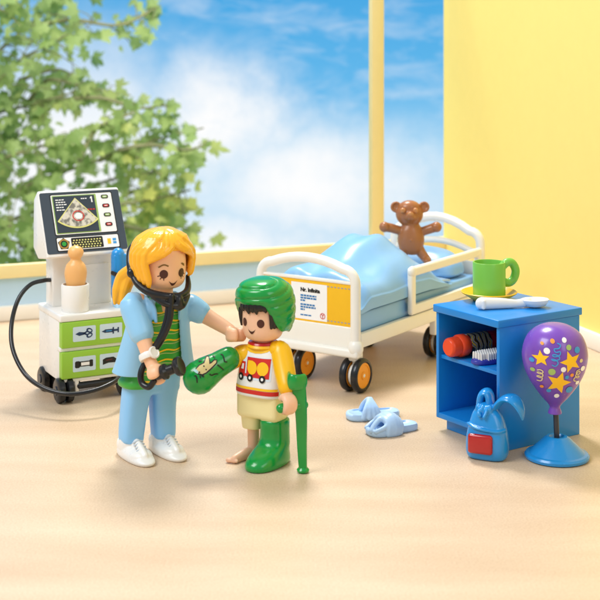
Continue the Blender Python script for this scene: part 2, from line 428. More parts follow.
# tree beyond the window
BARK = plastic('bark', '#7B7A55', .8, bump=.5, bscale=4, vary=.2)
def leaf_mat():
    m = bpy.data.materials.new('maple_leaf'); m.use_nodes = True; nt = m.node_tree; nt.nodes.clear()
    N = nt.nodes.new; Lk = nt.links.new
    out = N('ShaderNodeOutputMaterial'); tc = N('ShaderNodeTexCoord'); n = N('ShaderNodeTexNoise'); n.inputs['Scale'].default_value = .9; n.inputs['Detail'].default_value = 3
    Lk(tc.outputs['Object'], n.inputs['Vector'])
    at_ = N('ShaderNodeAttribute'); at_.attribute_name = 'tint'
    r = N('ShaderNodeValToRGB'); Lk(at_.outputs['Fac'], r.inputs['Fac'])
    e = r.color_ramp.elements; e[0].position = 0; e[0].color = lin('#8DA75A'); e[1].position = 1; e[1].color = lin('#E8E07C')  # leaf tints lightened, haze put into the colour
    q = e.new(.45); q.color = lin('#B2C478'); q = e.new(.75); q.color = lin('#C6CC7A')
    mx = N('ShaderNodeMix'); mx.data_type = 'RGBA'; mx.blend_type = 'MULTIPLY'; mx.inputs[0].default_value = .35; Lk(r.outputs['Color'], mx.inputs[6]); Lk(n.outputs['Color'], mx.inputs[7])
    p = N('ShaderNodeBsdfPrincipled'); p.inputs['Roughness'].default_value = .55; Lk(r.outputs['Color'], p.inputs['Base Color'])
    t = N('ShaderNodeBsdfTranslucent'); Lk(r.outputs['Color'], t.inputs['Color'])
    s = N('ShaderNodeMixShader'); s.inputs[0].default_value = .6; Lk(p.outputs[0], s.inputs[1]); Lk(t.outputs[0], s.inputs[2]); Lk(s.outputs[0], out.inputs['Surface'])
    return m
LEAF = [(0, 0), (.12, .12), (.5, -.02), (.42, .14), (.62, .3), (.42, .36), (.72, .78), (.46, .68), (.42, .86), (.22, .66), (.2, .92), (0, 1.3)]
LEAF = LEAF+[(-x, y) for x, y in reversed(LEAF[1:-1])]
tree = thing('maple_tree', 'leafy green maple tree with spreading boughs outside the window', 'tree', (-34, 112, -14))
TL = lambda px, py, Y: at(px, py, Y)-V((-34, 112, -14))
rt = random.Random(11)
bm = bmesh.new(); tube(bm, [(0, 0, -.3), (.5, 0, 8), (0, .5, 16), (1.5, 0, 26), (2, 0, 34)], [2.2, 1.7, 1.5, 1.0, .5], 14, 4)
finish('trunk', bm, BARK, tree)
bb = bmesh.new(); lm = bmesh.new(); tl = lm.verts.layers.float.new('tint')
def leaf(p, size, tint):
    nrm = V((rt.gauss(0, .5), -1+rt.gauss(0, .25), rt.gauss(.35, .4))).normalized()
    a = rt.uniform(0, 2*PI); 
    if rt.random() < .65: a = PI+rt.gauss(0, .9)
    u = nrm.orthogonal().normalized(); w = nrm.cross(u)
    # stem direction on the leaf plane: a turn from straight up
    z = V((0, 0, 1)); z = (z-nrm*z.dot(nrm)).normalized(); x = z.cross(nrm)
    d = z*math.cos(a)+x*math.sin(a); s = d.cross(nrm)
    fold = rt.uniform(.05, .5); sx = rt.uniform(.6, 1.15); jj = [rt.uniform(.86, 1.12) for _ in LEAF]
    vs = []
    for q_, (lx, ly) in enumerate(LEAF):
        lx *= sx*jj[q_]; ly *= jj[-q_]
        v = lm.verts.new(p+s*(lx*size)+d*(ly*size*.85)+nrm*(-abs(lx)*fold*size)); v[tl] = tint; vs.append(v)
    lm.faces.new(vs)
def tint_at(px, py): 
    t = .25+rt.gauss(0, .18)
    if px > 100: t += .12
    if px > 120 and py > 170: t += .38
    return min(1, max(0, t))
def spray(pts, n, spread, w=.22, Y=None):
    """a bough through photo points, leaves along it"""
    Y = Y or rt.uniform(106, 119)
    P = smooth_path([TL(x, y, Y+rt.uniform(-1.5, 1.5)) for x, y in pts], 8)
    if pts[0][0] < -40:
        zt = max(4, P[0].z-5); tube(bb, [(1.0, 0, zt), ((1.0+P[0].x)/2, P[0].y*.5, (zt+P[0].z)/2+.6), P[0]], [.5, .35, w], 10, 6)
        for _ in range(16):
            q = V((1.0, 0, zt)).lerp(P[0], rt.random())+V((rt.gauss(0, 1.6), rt.gauss(0, 2), rt.gauss(0, 1.6))); leaf(q, rt.uniform(.85, 1.5), .2)
    tube(bb, P, [w, w*.3], 8)
    m = len(P)
    for k in range(int(n*.58)):
        t = .12+.88*(rt.random()**.75); i = min(int(t*(m-1)), m-1); p = P[i]
        off = V((rt.gauss(0, 1), rt.gauss(0, 1.2), rt.gauss(0, .85)))*spread*(1.15-.6*t)
        q = p+off
        world = q+V((-34, 112, -14)); px = 300+world.x*F/world.y; py = HZ+(CH-world.z)*F/world.y
        if off.length > .8 and rt.random() < .5: tube(bb, [p, p+off*.5+V((0, 0, .2)), q], [.06, .03], 5, 0)
        leaf(q, rt.uniform(.6, 1.6), tint_at(px, py))
root0 = (-70, 250)
for pts, n, sp in (
    ([(-70, 160), (-20, 120), (30, 105), (75, 92)], 110, 1.9), ([(-60, 190), (0, 160), (45, 145), (90, 128)], 120, 2.0),
    ([(-70, 230), (-10, 205), (40, 180), (100, 160), (150, 142), (203, 128)], 120, 1.25), ([(-60, 250), (0, 225), (60, 200), (110, 180), (160, 172), (196, 165)], 90, 1.2),
    ([(-70, 250), (-10, 235), (40, 215), (90, 205)], 120, 2.1), ([(-60, 140), (-10, 90), (20, 60), (60, 40)], 120, 2.1),
    ([(-50, 100), (0, 50), (40, 15), (70, -20)], 120, 2.2), ([(20, 80), (60, 70), (95, 95), (75, 100)], 40, 1.3),
    ([(-60, 270), (-20, 250), (10, 240), (45, 262)], 70, 1.7), ([(60, 205), (110, 205), (150, 200), (190, 190)], 80, 1.5),
    ([(60, 215), (110, 222), (150, 222), (200, 232)], 90, 1.4), ([(-60, 210), (-20, 180), (0, 150), (20, 130)], 110, 2.1),
    ([(100, 160), (125, 150), (140, 160), (170, 182)], 36, .9), ([(110, 205), (140, 190), (165, 205), (185, 215)], 60, 1.3),
    ([(-50, 60), (-10, 20), (20, -20)], 80, 2.0), ([(80, 160), (95, 130), (115, 120), (135, 112)], 40, 1.1),
    ([(30, 100), (48, 80), (90, 88), (130, 95)], 44, 1.2), ([(60, 100), (100, 98), (140, 108), (172, 104)], 36, 1.1), ([(120, 150), (150, 145), (185, 150), (204, 145)], 40, 1.0), ([(20, 30), (70, 20), (120, 25), (160, 5)], 70, 1.5), ([(120, 225), (150, 232), (175, 240), (190, 250)], 50, 1.2)):
    spray(pts, n, sp)
finish('branches', bb, BARK, tree)
lf = finish('foliage', lm, leaf_mat(), tree, flat=True)

# ============================================================ bed
BR = V((.29, 51.65, 0)); BA = math.radians(-34)
bed = thing('hospital_bed', 'white hospital bed on casters with yellow footboard and light blue bedding', 'bed', BR, BA)
def ubar(bm, y, x, z0, ze, arch, r, ell=.8, rc=.55):
    pts = [(-x, y, z0), (-x, y, (z0+ze)/2), (-x, y, ze-rc)]
    for k in range(1, 6): a = k/6*PI/2; pts.append((-x+rc*(1-math.cos(a)), y, ze-rc+rc*math.sin(a)))
    for k in range(0, 9): t = -1+2*k/8; pts.append((t*(x-rc), y, ze+arch*(1-t*t)))
    for k in range(5, 0, -1): a = k/6*PI/2; pts.append((x-rc*(1-math.cos(a)), y, ze-rc+rc*math.sin(a)))
    pts += [(x, y, ze-rc), (x, y, (z0+ze)/2), (x, y, z0)]
    tube(bm, pts, r, 20, 0, ell, up=(0, 1, 0))
bm = bmesh.new(); ubar(bm, 0, 2.25, 1.5, 4.75, .32, .2, 1.0)
box(bm, (-2.2, -.1, 1.45), (2.2, .1, 2.55), .06); box(bm, (-2.2, -.11, 4.18), (2.2, .11, 4.3), .04)
box(bm, (-2.48, -.28, 1.38), (2.48, .22, 1.72), .1); ellipsoid(bm, (2.27, -.02, 1.75), (.3, .3, .36)); ellipsoid(bm, (-2.27, -.02, 1.75), (.3, .3, .36))
fb = finish('footboard', bm, IVORY, bed)
bm = bmesh.new(); box(bm, (-2.1, -.07, 2.5), (2.1, .07, 4.22), .02); pan = finish('yellow_panel', bm, PANY, fb)
pr = Print((0, -.07, 0), (1, 0, 0), (0, 0, 1), (0, -1, 0), eps=.006)
for z in (4.02, 2.68):
    x = -2.05
    while x < 2.0: 
        if not (-1.0 < x < .95): pr.poly(rect(x, z-.02, x+.09, z+.02), INKG, 1)
        x += .16
pr.poly(rect(-.72, 2.62, .98, 4.06), INKW, 0)
pr.text('Nr. Infinita', -.27, 3.72, .21, INKK, 2, .012)
for z, w in ((3.56, .75), (3.46, .78), (3.36, .22), (3.2, .68), (3.1, .72), (3.0, .2)):
    x = -.27; rr = random.Random(int(z*100))
    while x < -.27+w-.04:
        q = min(rr.uniform(.07, .17), -.27+w-x); pr.poly(rect(x, z-.032, x+q, z+.032), INKBL, 2); x += q+.025
x = -.27
for q in (.14, .18, .14): pr.poly(rect(x, 2.76, x+q, 2.81), INKBL, 2); x += q+.025
pr.ring(circ(.78, 2.83, .12), circ(.78, 2.83, .095), INKR, 2); pr.polys(stroke([(.78, 2.75), (.78, 2.85), (.72, 2.9)], .03)+stroke([(.78, 2.85), (.84, 2.9)], .03), INKR, 2)
pr.done('notice_print', pan)
bm = bmesh.new(); ubar(bm, 10.9, 2.25, 1.5, 4.95, .55, .21, 1.0); ubar(bm, 10.85, 2.2, 1.8, 4.05, .38, .15, 1.0, .4)
box(bm, (-2.15, 10.82, 1.5), (2.15, 10.98, 3.6), .05); finish('headboard', bm, IVORY, bed)
bm = bmesh.new()
for s in (-1, 1): box(bm, (s*2.3-.12, .15, 1.72), (s*2.3+.12, 10.8, 2.28), .05)
box(bm, (-2.2, .2, 1.75), (2.2, 10.7, 2.2), .04)
for s in (-1, 1):
    box(bm, (s*2.28-.16, 6.2, 1.1), (s*2.28+.16, 7.5, 1.95), .08); box(bm, (s*2.34-.14, 6.75, 1.3), (s*2.34+.15, 7.1, 2.5), .08)
finish('bed_frame', bm, IVORY, bed)
bm = bmesh.new(); box(bm, (-2.16, .3, 2.21), (2.16, 10.68, 3.04), .12, 4); finish('mattress', bm, BEDB, bed)
def guard(s):
    b = bmesh.new(); x = s*2.42; y0, y1, z0, z1 = 4.15, 10.3, 2.55, 4.12
    box(b, (x-.12, y0-.19, z0-.15), (x+.12, y0+.19, z1+.1), .08); box(b, (x-.12, y1-.19, z0-.15), (x+.12, y1+.19, z1+.1), .08)
    box(b, (x-.14, y0-.2, z1-.2), (x+.14, y1+.2, z1+.2), .13, 4); box(b, (x-.118, y0-.15, z0-.2), (x+.118, y1+.15, z0+.2), .07)
    ellipsoid(b, (x+.02, y0, z1), (.17, .24, .24))
    return b
for s in (1, -1): finish('side_guard', guard(s), IVORY, bed)
def caster(x, y):
    b = bmesh.new(); box(b, (x-.09, y-.14, .55), (x+.09, y+.14, 1.8), .05); tube(b, [(x-.3, y, .66), (x+.3, y, .66)], .12, 12)
    box(b, (x-.2, y-.25, 1.2), (x+.2, y+.25, 1.5), .06); lathe(b, [(.02, -.1), (.42, -.1), (.44, -.06), (.44, .06), (.42, .1), (.02, .1)], (x, y, .66), (1, 0, 0)); c = finish('caster', b, IVORY, bed)
    for q in (-1, 1):
        cx = x+q*.26
        b = bmesh.new(); lathe(b, [(.49, -.12), (.52, -.15), (.58, -.15), (.64, -.11), (.66, -.05), (.66, .05), (.64, .11), (.58, .15), (.52, .15), (.49, .12)], (cx, y, .66), (1, 0, 0), closed=True); finish('tyre', b, BLACK, c)
        b = bmesh.new(); lathe(b, [(.04, -.14), (.14, -.13), (.16, -.09), (.4, -.09), (.42, -.12), (.5, -.11), (.5, .11), (.42, .12), (.4, .09), (.16, .09), (.14, .13), (.04, .14)], (cx, y, .66), (1, 0, 0)); finish('hub', b, ORG, c)
for x, y in ((2.1, .25), (-.85, .72), (2.1, 7.0), (-1.6, 7.0)): caster(x, y)
# blanket
def sm(a, b, x): t = min(1, max(0, (x-a)/(b-a))); return t*t*(3-2*t)
def bl(x, y):
    h = 3.35+.75*sm(.3, 1.2, y)*(1-sm(7.2, 8.1, y)*.6)
    h += 1.34*math.exp(-(((x+.05)/1.75)**2+((y-4.45)/1.75)**2)**1.3)+.35*math.exp(-((x+1.3)/.7)**2-((y-1.6)/1.3)**2)+.35*math.exp(-((x-.2)/.7)**2-((y-1.9)/1.3)**2)
    h -= .75*sm(5.8, 7.5, y)
    e = max(0, 1-abs(x/2.36)**8)**.5
    wr = .05*math.sin(2.6*(x*1.2-y*.55)+1.1*math.sin(y*1.3+x))*math.exp(-((x-.5)/1.6)**2-((y-4.2)/2.0)**2)
    wr += .05*math.sin(5.2*(x+y*.3)+2*math.sin(y))*math.exp(-((y-5.2)/1.6)**2)
    wr += .12*noise.noise(V((x*.9, y*.9, 3.3)))
    f = 3.02+.05*math.sin(y*1.7)
    yy = max(0, 1-(max(0, y-7.5)/.45)**2)**.5 if y < 7.95 else 0
    return f+(h-f+wr)*e*max(.12, yy)
bm = bmesh.new(); nx, ny = 90, 130; gv = []
for j in range(ny+1):
    gv.append([])
    for i in range(nx+1):
        u = -1+2*i/nx; x = 2.3*math.sin(u*PI/2*.999); y = .28+7.67*(1-math.cos(PI*j/ny))/2
        x2 = x+(.03*math.copysign(1, x)*(1 if abs(u) > .93 else 0)); gv[-1].append(bm.verts.new((x2, y+.12*math.sin(x*1.4)*(j/ny), bl(x, y))))
for j in range(ny):
    for i in range(nx): bm.faces.new((gv[j][i], gv[j][i+1], gv[j+1][i+1], gv[j+1][i]))
edge = gv[0]+[r[-1] for r in gv[1:]]+gv[-1][-2::-1]+[r[0] for r in gv[-2:0:-1]]
low = [bm.verts.new((v.co.x, v.co.y, min(v.co.z-.02, 2.98))) for v in edge]
for k in range(len(edge)): q = (k+1) % len(edge); bm.faces.new((edge[k], edge[q], low[q], low[k]))
tag(finish('blanket', bm, BEDB, None, smooth=3, angle=80), 'glossy light blue blanket humped over the mattress of the bed', 'blanket')
bo = bpy.data.objects['blanket']; bo.location = BR; bo.rotation_euler = (0, 0, BA)
bm = bmesh.new(); loft(bm, [(3.06, 0, 9.45, 1.7, .95, 3), (3.25, 0, 9.45, 1.95, 1.12, 3), (3.7, 0, 9.5, 1.8, 1.05, 3), (4.1, 0, 9.6, 1.3, .7, 2.6), (4.25, 0, 9.65, .6, .35, 2.2), (4.27, 0, 9.65, .1, .1, 2)])
po = tag(finish('pillow', bm, BEDB, None, angle=80), 'light blue pillow lying by the white headboard', 'pillow'); po.location = BR; po.rotation_euler = (0, 0, BA)
# folded edge of sheet
bm = bmesh.new()
for y0, y1, z in ((7.5, 8.35, 3.1),):
    r1 = [bm.verts.new((x, y0+.1*math.sin(x*2), z+.25+.1*math.cos(x*1.6))) for x in [-2.1+4.2*i/30 for i in range(31)]]
    r2 = [bm.verts.new((x, y1+.25*math.sin(x*1.3+1), z+.03)) for x in [-2.1+4.2*i/30 for i in range(31)]]
    for i in range(30): bm.faces.new((r1[i], r1[i+1], r2[i+1], r2[i]))
so = tag(finish('folded_sheet', bm, plastic('sheet_pale_blue', '#B7D5F4', .3), None, solid=.08, angle=80), 'pale folded edge of bed sheet under the brown bear', 'sheet'); so.location = BR; so.rotation_euler = (0, 0, BA)

# ============================================================ bear
tb = thing('teddy_bear', 'shiny brown teddy bear standing on the bed with arms spread wide', 'teddy bear', at(411, 264, 58.2), 0)
Q = lambda px, py, d=0: at(px, py, 58.2+d)-at(411, 264, 58.2)
bm = bmesh.new(); k = 58.2/F
loft(bm, [(Q(0, 254).z, Q(412, 0).x, 0, .3, .3, 2), (Q(0, 249).z, Q(411, 0).x, 0, .5, .42, 2.2), (Q(0, 240).z, Q(411, 0).x, 0, .6, .47, 2.2), (Q(0, 231).z, Q(411, 0).x, 0, .53, .42, 2.1), (Q(0, 226).z, Q(411, 0).x, 0, .42, .35, 2), (Q(0, 222).z, Q(411, 0).x, 0, .3, .25, 2)])
ellipsoid(bm, Q(409.5, 214), (.62, .5, .56)); ellipsoid(bm, Q(409.5, 208, -.05), (.5, .4, .35)); ellipsoid(bm, Q(410.5, 217, -.42), (.27, .25, .22))
tube(bm, [Q(410.5, 217, -.35), Q(410.5, 216.3, -.6)], [.26, .2], 16)
for ex in (396, 424): lathe(bm, [(.02, -.1), (.2, -.1), (.25, -.03), (.25, .06), (.18, .1), (.13, .03), (.02, .02)][::-1], Q(ex, 207, 0), (.0, -1, .15), 24)
tube(bm, [Q(401, 231), Q(391, 228, -.1), Q(385, 227, -.15)], [.2, .21, .22], 16); ellipsoid(bm, Q(384.5, 227, -.2), (.24, .24, .24))
tube(bm, [Q(421, 232), Q(430, 229, -.1), Q(436, 227, -.15)], [.2, .21, .22], 16); ellipsoid(bm, Q(436.5, 227, -.2), (.24, .24, .24))
tube(bm, [Q(417, 246), Q(422, 254, -.1), Q(427, 260, -.2)], [.26, .22, .2], 16); ellipsoid(bm, Q(427, 260.5, -.4), (.2, .32, .16))
tube(bm, [Q(406, 246), Q(402, 255, -.1), Q(399, 260, -.2)], [.26, .22, .2], 16); ellipsoid(bm, Q(399, 261, -.4), (.2, .32, .16))
ellipsoid(bm, Q(411, 240.5, -.46), (.05, .05, .05))
bod = finish('bear_body', bm, BROWN, tb, remesh=.03, smooth=3)
for ex in (403, 415.5):
    bm = bmesh.new(); lathe(bm, [(.02, .09), (.07, .085), (.12, .03), (.12, -.08)], Q(ex, 210.5, -.45), (0, -1, .1), 20); finish('eye', bm, plastic('bear_light_brown', '#C08450', .25), tb)
bm = bmesh.new(); ellipsoid(bm, Q(410.5, 214, -.74), (.13, .07, .09)); finish('nose', bm, plastic('bear_light_brown', '#C08450', .25), tb)
# ============================================================ ultrasound cart
CA = math.radians(28); CP = V((-8.97, 48.8, 0))
cart = thing('ultrasound_cart', 'white ultrasound cart with tilted screen console, two green drawers and black casters', 'medical cart', CP, CA)
# local: x along the drawer fronts, y towards the wall
bm = bmesh.new(); box(bm, (0, .42, .8), (2.9, 2.85, 3.1), .05); box(bm, (-.03, .02, 3.06), (2.93, 2.88, 3.33), .06)
box(bm, (.02, .3, .8), (2.88, .5, 3.1), .03); box(bm, (0, .06, .78), (2.9, .5, .9), .03); box(bm, (0, .1, 1.93), (2.9, .5, 2.08), .03)
finish('cabinet_body', bm, WHITE, cart)
for z0, z1 in ((.92, 1.93), (2.08, 3.05)):
    bm = bmesh.new(); box(bm, (.03, .0, z0), (2.87, .46, z1), .035); d = finish('drawer', bm, LIME, cart)
    pr = Print((0, 0, 0), (1, 0, 0), (0, 0, 1), (0, -1, 0), eps=.006)
    for n, x0 in enumerate((.46, 1.52)):
        zc = (z0+z1)/2+.02; pr.poly(rrect(x0, zc-.29, x0+.9, zc+.27, .05), INKLB, 0); cx = x0+.45
        if z0 > 2 and n == 0:
            pr.poly([(cx-.36, zc+.0), (cx-.2, zc+.07), (cx+.05, zc+.03), (cx+.05, zc-.04), (cx-.2, zc-.08)], INKN, 1)
            for s in (1, -1):
                pr.ring(circ(cx+.2, zc+s*.09, .13, .09, rot=-.4*s), circ(cx+.21, zc+s*.09, .07, .04, rot=-.4*s), INKN, 1)
                pr.polys(stroke([(cx-.05, zc-s*.02), (cx+.12, zc+s*.07)], .06), INKN, 1)
        elif z0 > 2:
            pr.poly([(cx-.38, zc-.01), (cx-.24, zc+.05), (cx-.24, zc-.07)], INKN, 1); pr.poly(rect(cx-.25, zc-.07, cx+.08, zc+.06), INKN, 1)
            pr.poly(rect(cx+.06, zc-.13, cx+.12, zc+.12), INKN, 1); pr.poly(rect(cx+.1, zc-.04, cx+.28, zc+.04), INKN, 1); pr.poly(rect(cx+.26, zc-.1, cx+.32, zc+.1), INKN, 1)
            pr.poly(rect(cx-.2, zc-.02, cx+.03, zc+.01), INKSB, 2)
        elif n == 0:
            pr.poly(rrect(cx-.37, zc-.15, cx-.17, zc+.11, .06), INKK, 1); pr.poly(rect(cx-.2, zc-.11, cx+.22, zc+.09), INKK, 1)
            pr.poly(rrect(cx+.2, zc-.14, cx+.34, zc+.12, .04), INKK, 1); pr.poly(rect(cx-.13, zc-.07, cx+.2, zc+.05), INKW, 2)
        else:
            pr.poly([(cx-.33, zc+.06), (cx-.2, zc+.12), (cx+.1, zc+.13), (cx+.38, zc-.08), (cx+.15, zc-.09), (cx-.1, zc-.08), (cx-.33, zc-.14)], INKK, 1)
            pr.polys(stroke([(cx-.2, zc+.02), (cx+.05, zc+.04)], .03), plastic('maroon_ink', '#6B2A2A', .5), 2)
    pr.done('drawer_sticker', d)
bm = bmesh.new(); box(bm, (.2, 1.72, 3.3), (2.62, 2.6, 5.7), .07); box(bm, (1.2, 1.6, 3.32), (2.5, 1.8, 4.9), .04); finish('tower', bm, WHITE, cart)
# console head
hp = [(1.06, 5.36), (1.2, 5.3), (2.3, 5.15), (2.95, 5.5), (2.9, 7.4), (2.42, 7.78), (2.3, 7.74)]
bm = bmesh.new(); prism(bm, hp, 3.3, (-.2, 0, 0), (0, 1, 0), (0, 0, 1), (1, 0, 0), .06); head = finish('console', bm, WHITE, cart)
# screen plane from (s 1.06, z 5.36) to (2.3, 7.74)
O = V((-.2, 1.06, 5.36)); U = V((1, 0, 0)); W = (V((0, 2.3, 7.74))-V((0, 1.06, 5.36))).normalized(); N = V((0, -W.z, W.y)); LH = 2.68
bm = bmesh.new(); prism(bm, rrect(.03, .13, 3.27, LH-.04, .08), .03, O-N*.01, U, W, N); cp = finish('control_panel', bm, SLATE, head, flat=True)
pr = Print(O+N*.02, U, W, N, eps=.006)
pr.poly(rrect(.42, .84, 2.98, LH-.12, .06), INKK, 0); pr.poly(rrect(.46, .88, 2.94, LH-.16, .05), INKW, 1)
pr.poly(rrect(.5, .91, 2.3, LH-.19, .03), INKLG, 2)
bm = bmesh.new(); prism(bm, rect(.54, .95, 2.22, LH-.23), .012, O+N*.038, U, W, N)
finish('screen', bm, plastic('dark_screen', '#3A434D', .15), cp, flat=True)
ps = Print(O+N*.052, U, W, N, eps=.006)
fan = lambda r, a0, a1, n=18: [(1.42+r*math.sin(math.radians(a0+(a1-a0)*k/n)), 2.34-r*math.cos(math.radians(a0+(a1-a0)*k/n))) for k in range(n+1)]
ps.poly([(1.42, 2.36)]+[(x, y) for x, y in fan(1.24, -42, 42)], INKLY, 1)
sg = bpy.data.materials.new('scan_grain'); sg.use_nodes = True; nt = sg.node_tree; b = nt.nodes['Principled BSDF']; tc = nt.nodes.new('ShaderNodeTexCoord')
nn = nt.nodes.new('ShaderNodeTexNoise'); nn.inputs['Scale'].default_value = 5; nn.inputs['Detail'].default_value = 6; nt.links.new(tc.outputs['Object'], nn.inputs['Vector'])
rr_ = nt.nodes.new('ShaderNodeValToRGB'); rr_.color_ramp.elements[0].position = .42; rr_.color_ramp.elements[0].color = lin('#7D7A72'); rr_.color_ramp.elements[1].position = .55; rr_.color_ramp.elements[1].color = lin('#D9D3C4')
nt.links.new(nn.outputs['Fac'], rr_.inputs['Fac']); nt.links.new(rr_.outputs['Color'], b.inputs['Base Color']); b.inputs['Roughness'].default_value = .4
ps.poly([(1.42, 2.32)]+[(x, y) for x, y in fan(1.18, -40, 40)], sg, 2)
ps.poly(circ(1.46, 1.6, .15, .13), INKW, 3); ps.ring(circ(1.45, 1.6, .24, .22), circ(1.45, 1.6, .2, .18), INKR, 4)
for z, w in ((2.3, .34), (2.2, .4), (2.1, .42), (1.99, .28), (1.88, .22)):
    x = .62; r_ = random.Random(int(z*77))
    while x < .62+w: q = r_.uniform(.05, .12); ps.poly(rect(x, z-.02, x+q, z+.02), INKW, 1); x += q+.025
for x in (1.66, 1.74, 1.83): ps.poly(rect(x, 2.29, x+.065, 2.33), INKW, 1)
ps.poly(rect(2.07, 2.14, 2.12, 2.38), INKW, 1); ps.poly([(2.02, 2.3), (2.07, 2.38), (2.07, 2.3)], INKW, 1)
for x in (1.86, 1.97, 2.08): ps.poly(rect(x, 1.82, x+.08, 1.87), INKR, 1)
ps.done('scan_image', bpy.data.objects['screen'])
for i, z in enumerate((2.36, 1.98, 1.6, 1.2)):
    pr.poly(rrect(2.5, z-.09, 2.8, z+.07, .07), INKK, 3); pr.poly(rrect(2.55, z-.055, 2.75, z+.035, .03), INKLG if i % 2 == 0 else INKR, 4)
    pr.polys(stroke([(2.59, z-.01), (2.71, z-.01)], .03), INKW, 5)
pr.poly(rrect(.42, .2, 2.98, .79, .06), INKK, 0); pr.poly(rrect(.46, .24, 2.94, .75, .05), INKW, 1)
pr.poly(star(.72, .5, .25, 90, .8), INKK, 2); pr.poly(circ(.72, .5, .2), plastic('bronze_ink', '#B08A3C', .4), 3); pr.poly(circ(.72, .5, .14), INKK, 4); pr.poly(circ(.72, .5, .09), INKGR, 5)
pr.poly(rrect(1.02, .27, 2.3, .72, .05), INKK, 2)
for r_ in range(4):
    for c_ in range(10):
        x = 1.09+c_*.118+(r_ % 2)*.04; z = .33+r_*.095; pr.poly(circ(x, z, .038, .03, 6), INKLY, 3)
pr.poly(rect(2.48, .38, 2.62, .6), INKY, 2); pr.poly(rect(2.7, .5, 2.84, .6), INKSB, 2); pr.poly(rect(2.7, .38, 2.84, .47), INKSB, 2)
pr.done('control_print', cp)
# casters, foot bar
def ccaster(x, y):
    b = bmesh.new(); box(b, (x-.07, y-.06, .45), (x+.07, y+.1, .85), .03); c = finish('caster', b, BLACK, cart)
    b = bmesh.new()
    for a in (-.17, .17): lathe(b, [(.1, -.13), (.38, -.15), (.46, -.1), (.47, 0), (.46, .1), (.38, .15), (.1, .13)], (x+a, y, .47), (1, 0, 0), 36)
    finish('wheel', b, BLACK, c)
    b = bmesh.new(); lathe(b, [(.01, -.02), (.16, -.02), (.17, .03), (.01, .03)], (x-.335, y, .47), (1, 0, 0), 24); finish('wheel_cap', b, DGREY, c)
for x, y in ((.2, .25), (2.7, .25), (.2, 2.3), (2.7, 2.3)): ccaster(x, y)
bm = bmesh.new(); tube(bm, [(.75, .12, .6), (2.6, .12, .6)], .13, 16); tube(bm, [(.2, 2.2, .7), (.75, .3, .72)], .09, 10); finish('foot_bar', bm, BLACK, cart)
bm = bmesh.new(); box(bm, (.55, .05, .38), (.72, .3, .85), .04); finish('bracket', bm, WHITE, cart)
# cable and cuff
CI = lambda px, py, Y: (Matrix.Translation(CP) @ Matrix.Rotation(CA, 4, 'Z')).inverted() @ at(px, py, Y)
path = [CI(*p) for p in ((50, 280, 50.6), (44, 280.5, 50.3), (30, 285, 50), (18, 300, 49.6), (11.5, 325, 49.2), (13, 350, 48.6), (25, 374, 48), (44, 388, 47.4), (68, 394, 47.1), (92, 391, 47.3), (112, 383, 47.8), (124, 374, 48.6), (130, 366, 49.5))]
bm = bmesh.new(); tube(bm, path, .085, 12, 8); tag(finish('cable', bm, BLACK, None), 'black cable looping from the white cart tower down round its wheels', 'cable')
cb = bpy.data.objects['cable']; cb.location = CP; cb.rotation_euler = (0, 0, CA)
cf = thing('blood_pressure_cuff', 'bright blue rolled cuff hung behind the nurse at the cart side', 'cuff', CP, CA)
bm = bmesh.new(); cq = CI(118, 275, 50.6); box(bm, cq-V((.24, .22, .84)), cq+V((.3, .22, .84)), .09, 4); tube(bm, [cq+V((0, 0, -.8)), cq+V((0, 0, .8))], .26, 20); finish('cuff_roll', bm, SKYB, cf)
bm = bmesh.new(); tube(bm, [CI(112, 273, 50.3), CI(118, 275.5, 50.0), CI(123, 279, 50.1)], .09, 10, 3, .5); finish('cuff_strap', bm, BLACK, cf)
bm = bmesh.new(); box(bm, (2.55, 1.9, 4.7), (2.95, 2.3, 4.95), .04); finish('cuff_hook', bm, WHITE, cf)
bm = bmesh.new(); tube(bm, [CI(120, 292, 50.4), CI(117, 300, 50.6), CI(119, 309, 50.4)], [.16, .2, .16], 14, 3); finish('tail_end', bm, plastic('pale_blue_plastic', '#A9D3F0', .3), cf)
# cup with the peach probe
JP = at(74.5, 312, 49.6); JP.z = 3.33; JP = V(((74.5-300)*49.6/F, 49.75, 3.33))
holder = tag(thing('round_pot', 'x', 'holder', JP), 'plain white round pot standing on the cart top below the screen', 'pot')
bm = bmesh.new(); lathe(bm, [(.3, 0), (.5, 0), (.52, .04), (.53, 1.0), (.51, 1.03), (.46, 1.03), (.45, .98), (.44, .2), (.02, .18)], seg=40); finish('pot', bm, WHITE, holder)
probe = thing('lotion_bottle', 'small peach skittle shaped bottle standing in the round white pot on the cart', 'bottle', JP+V((.02, 0, .9)))
bm = bmesh.new(); loft(bm, [(-.68, 0, 0, .2, .2, 2), (-.3, 0, 0, .3, .3, 2), (.1, 0, 0, .36, .33, 2), (.55, 0, 0, .43, .37, 2), (.85, 0, 0, .36, .32, 2), (1.02, 0, 0, .22, .21, 2), (1.1, 0, 0, .2, .19, 2), (1.22, 0, 0, .27, .26, 2), (1.36, 0, 0, .3, .28, 2), (1.52, 0, 0, .22, .2, 2), (1.6, 0, 0, .04, .04, 2)], 32)
finish('bottle_body', bm, PEG, probe)

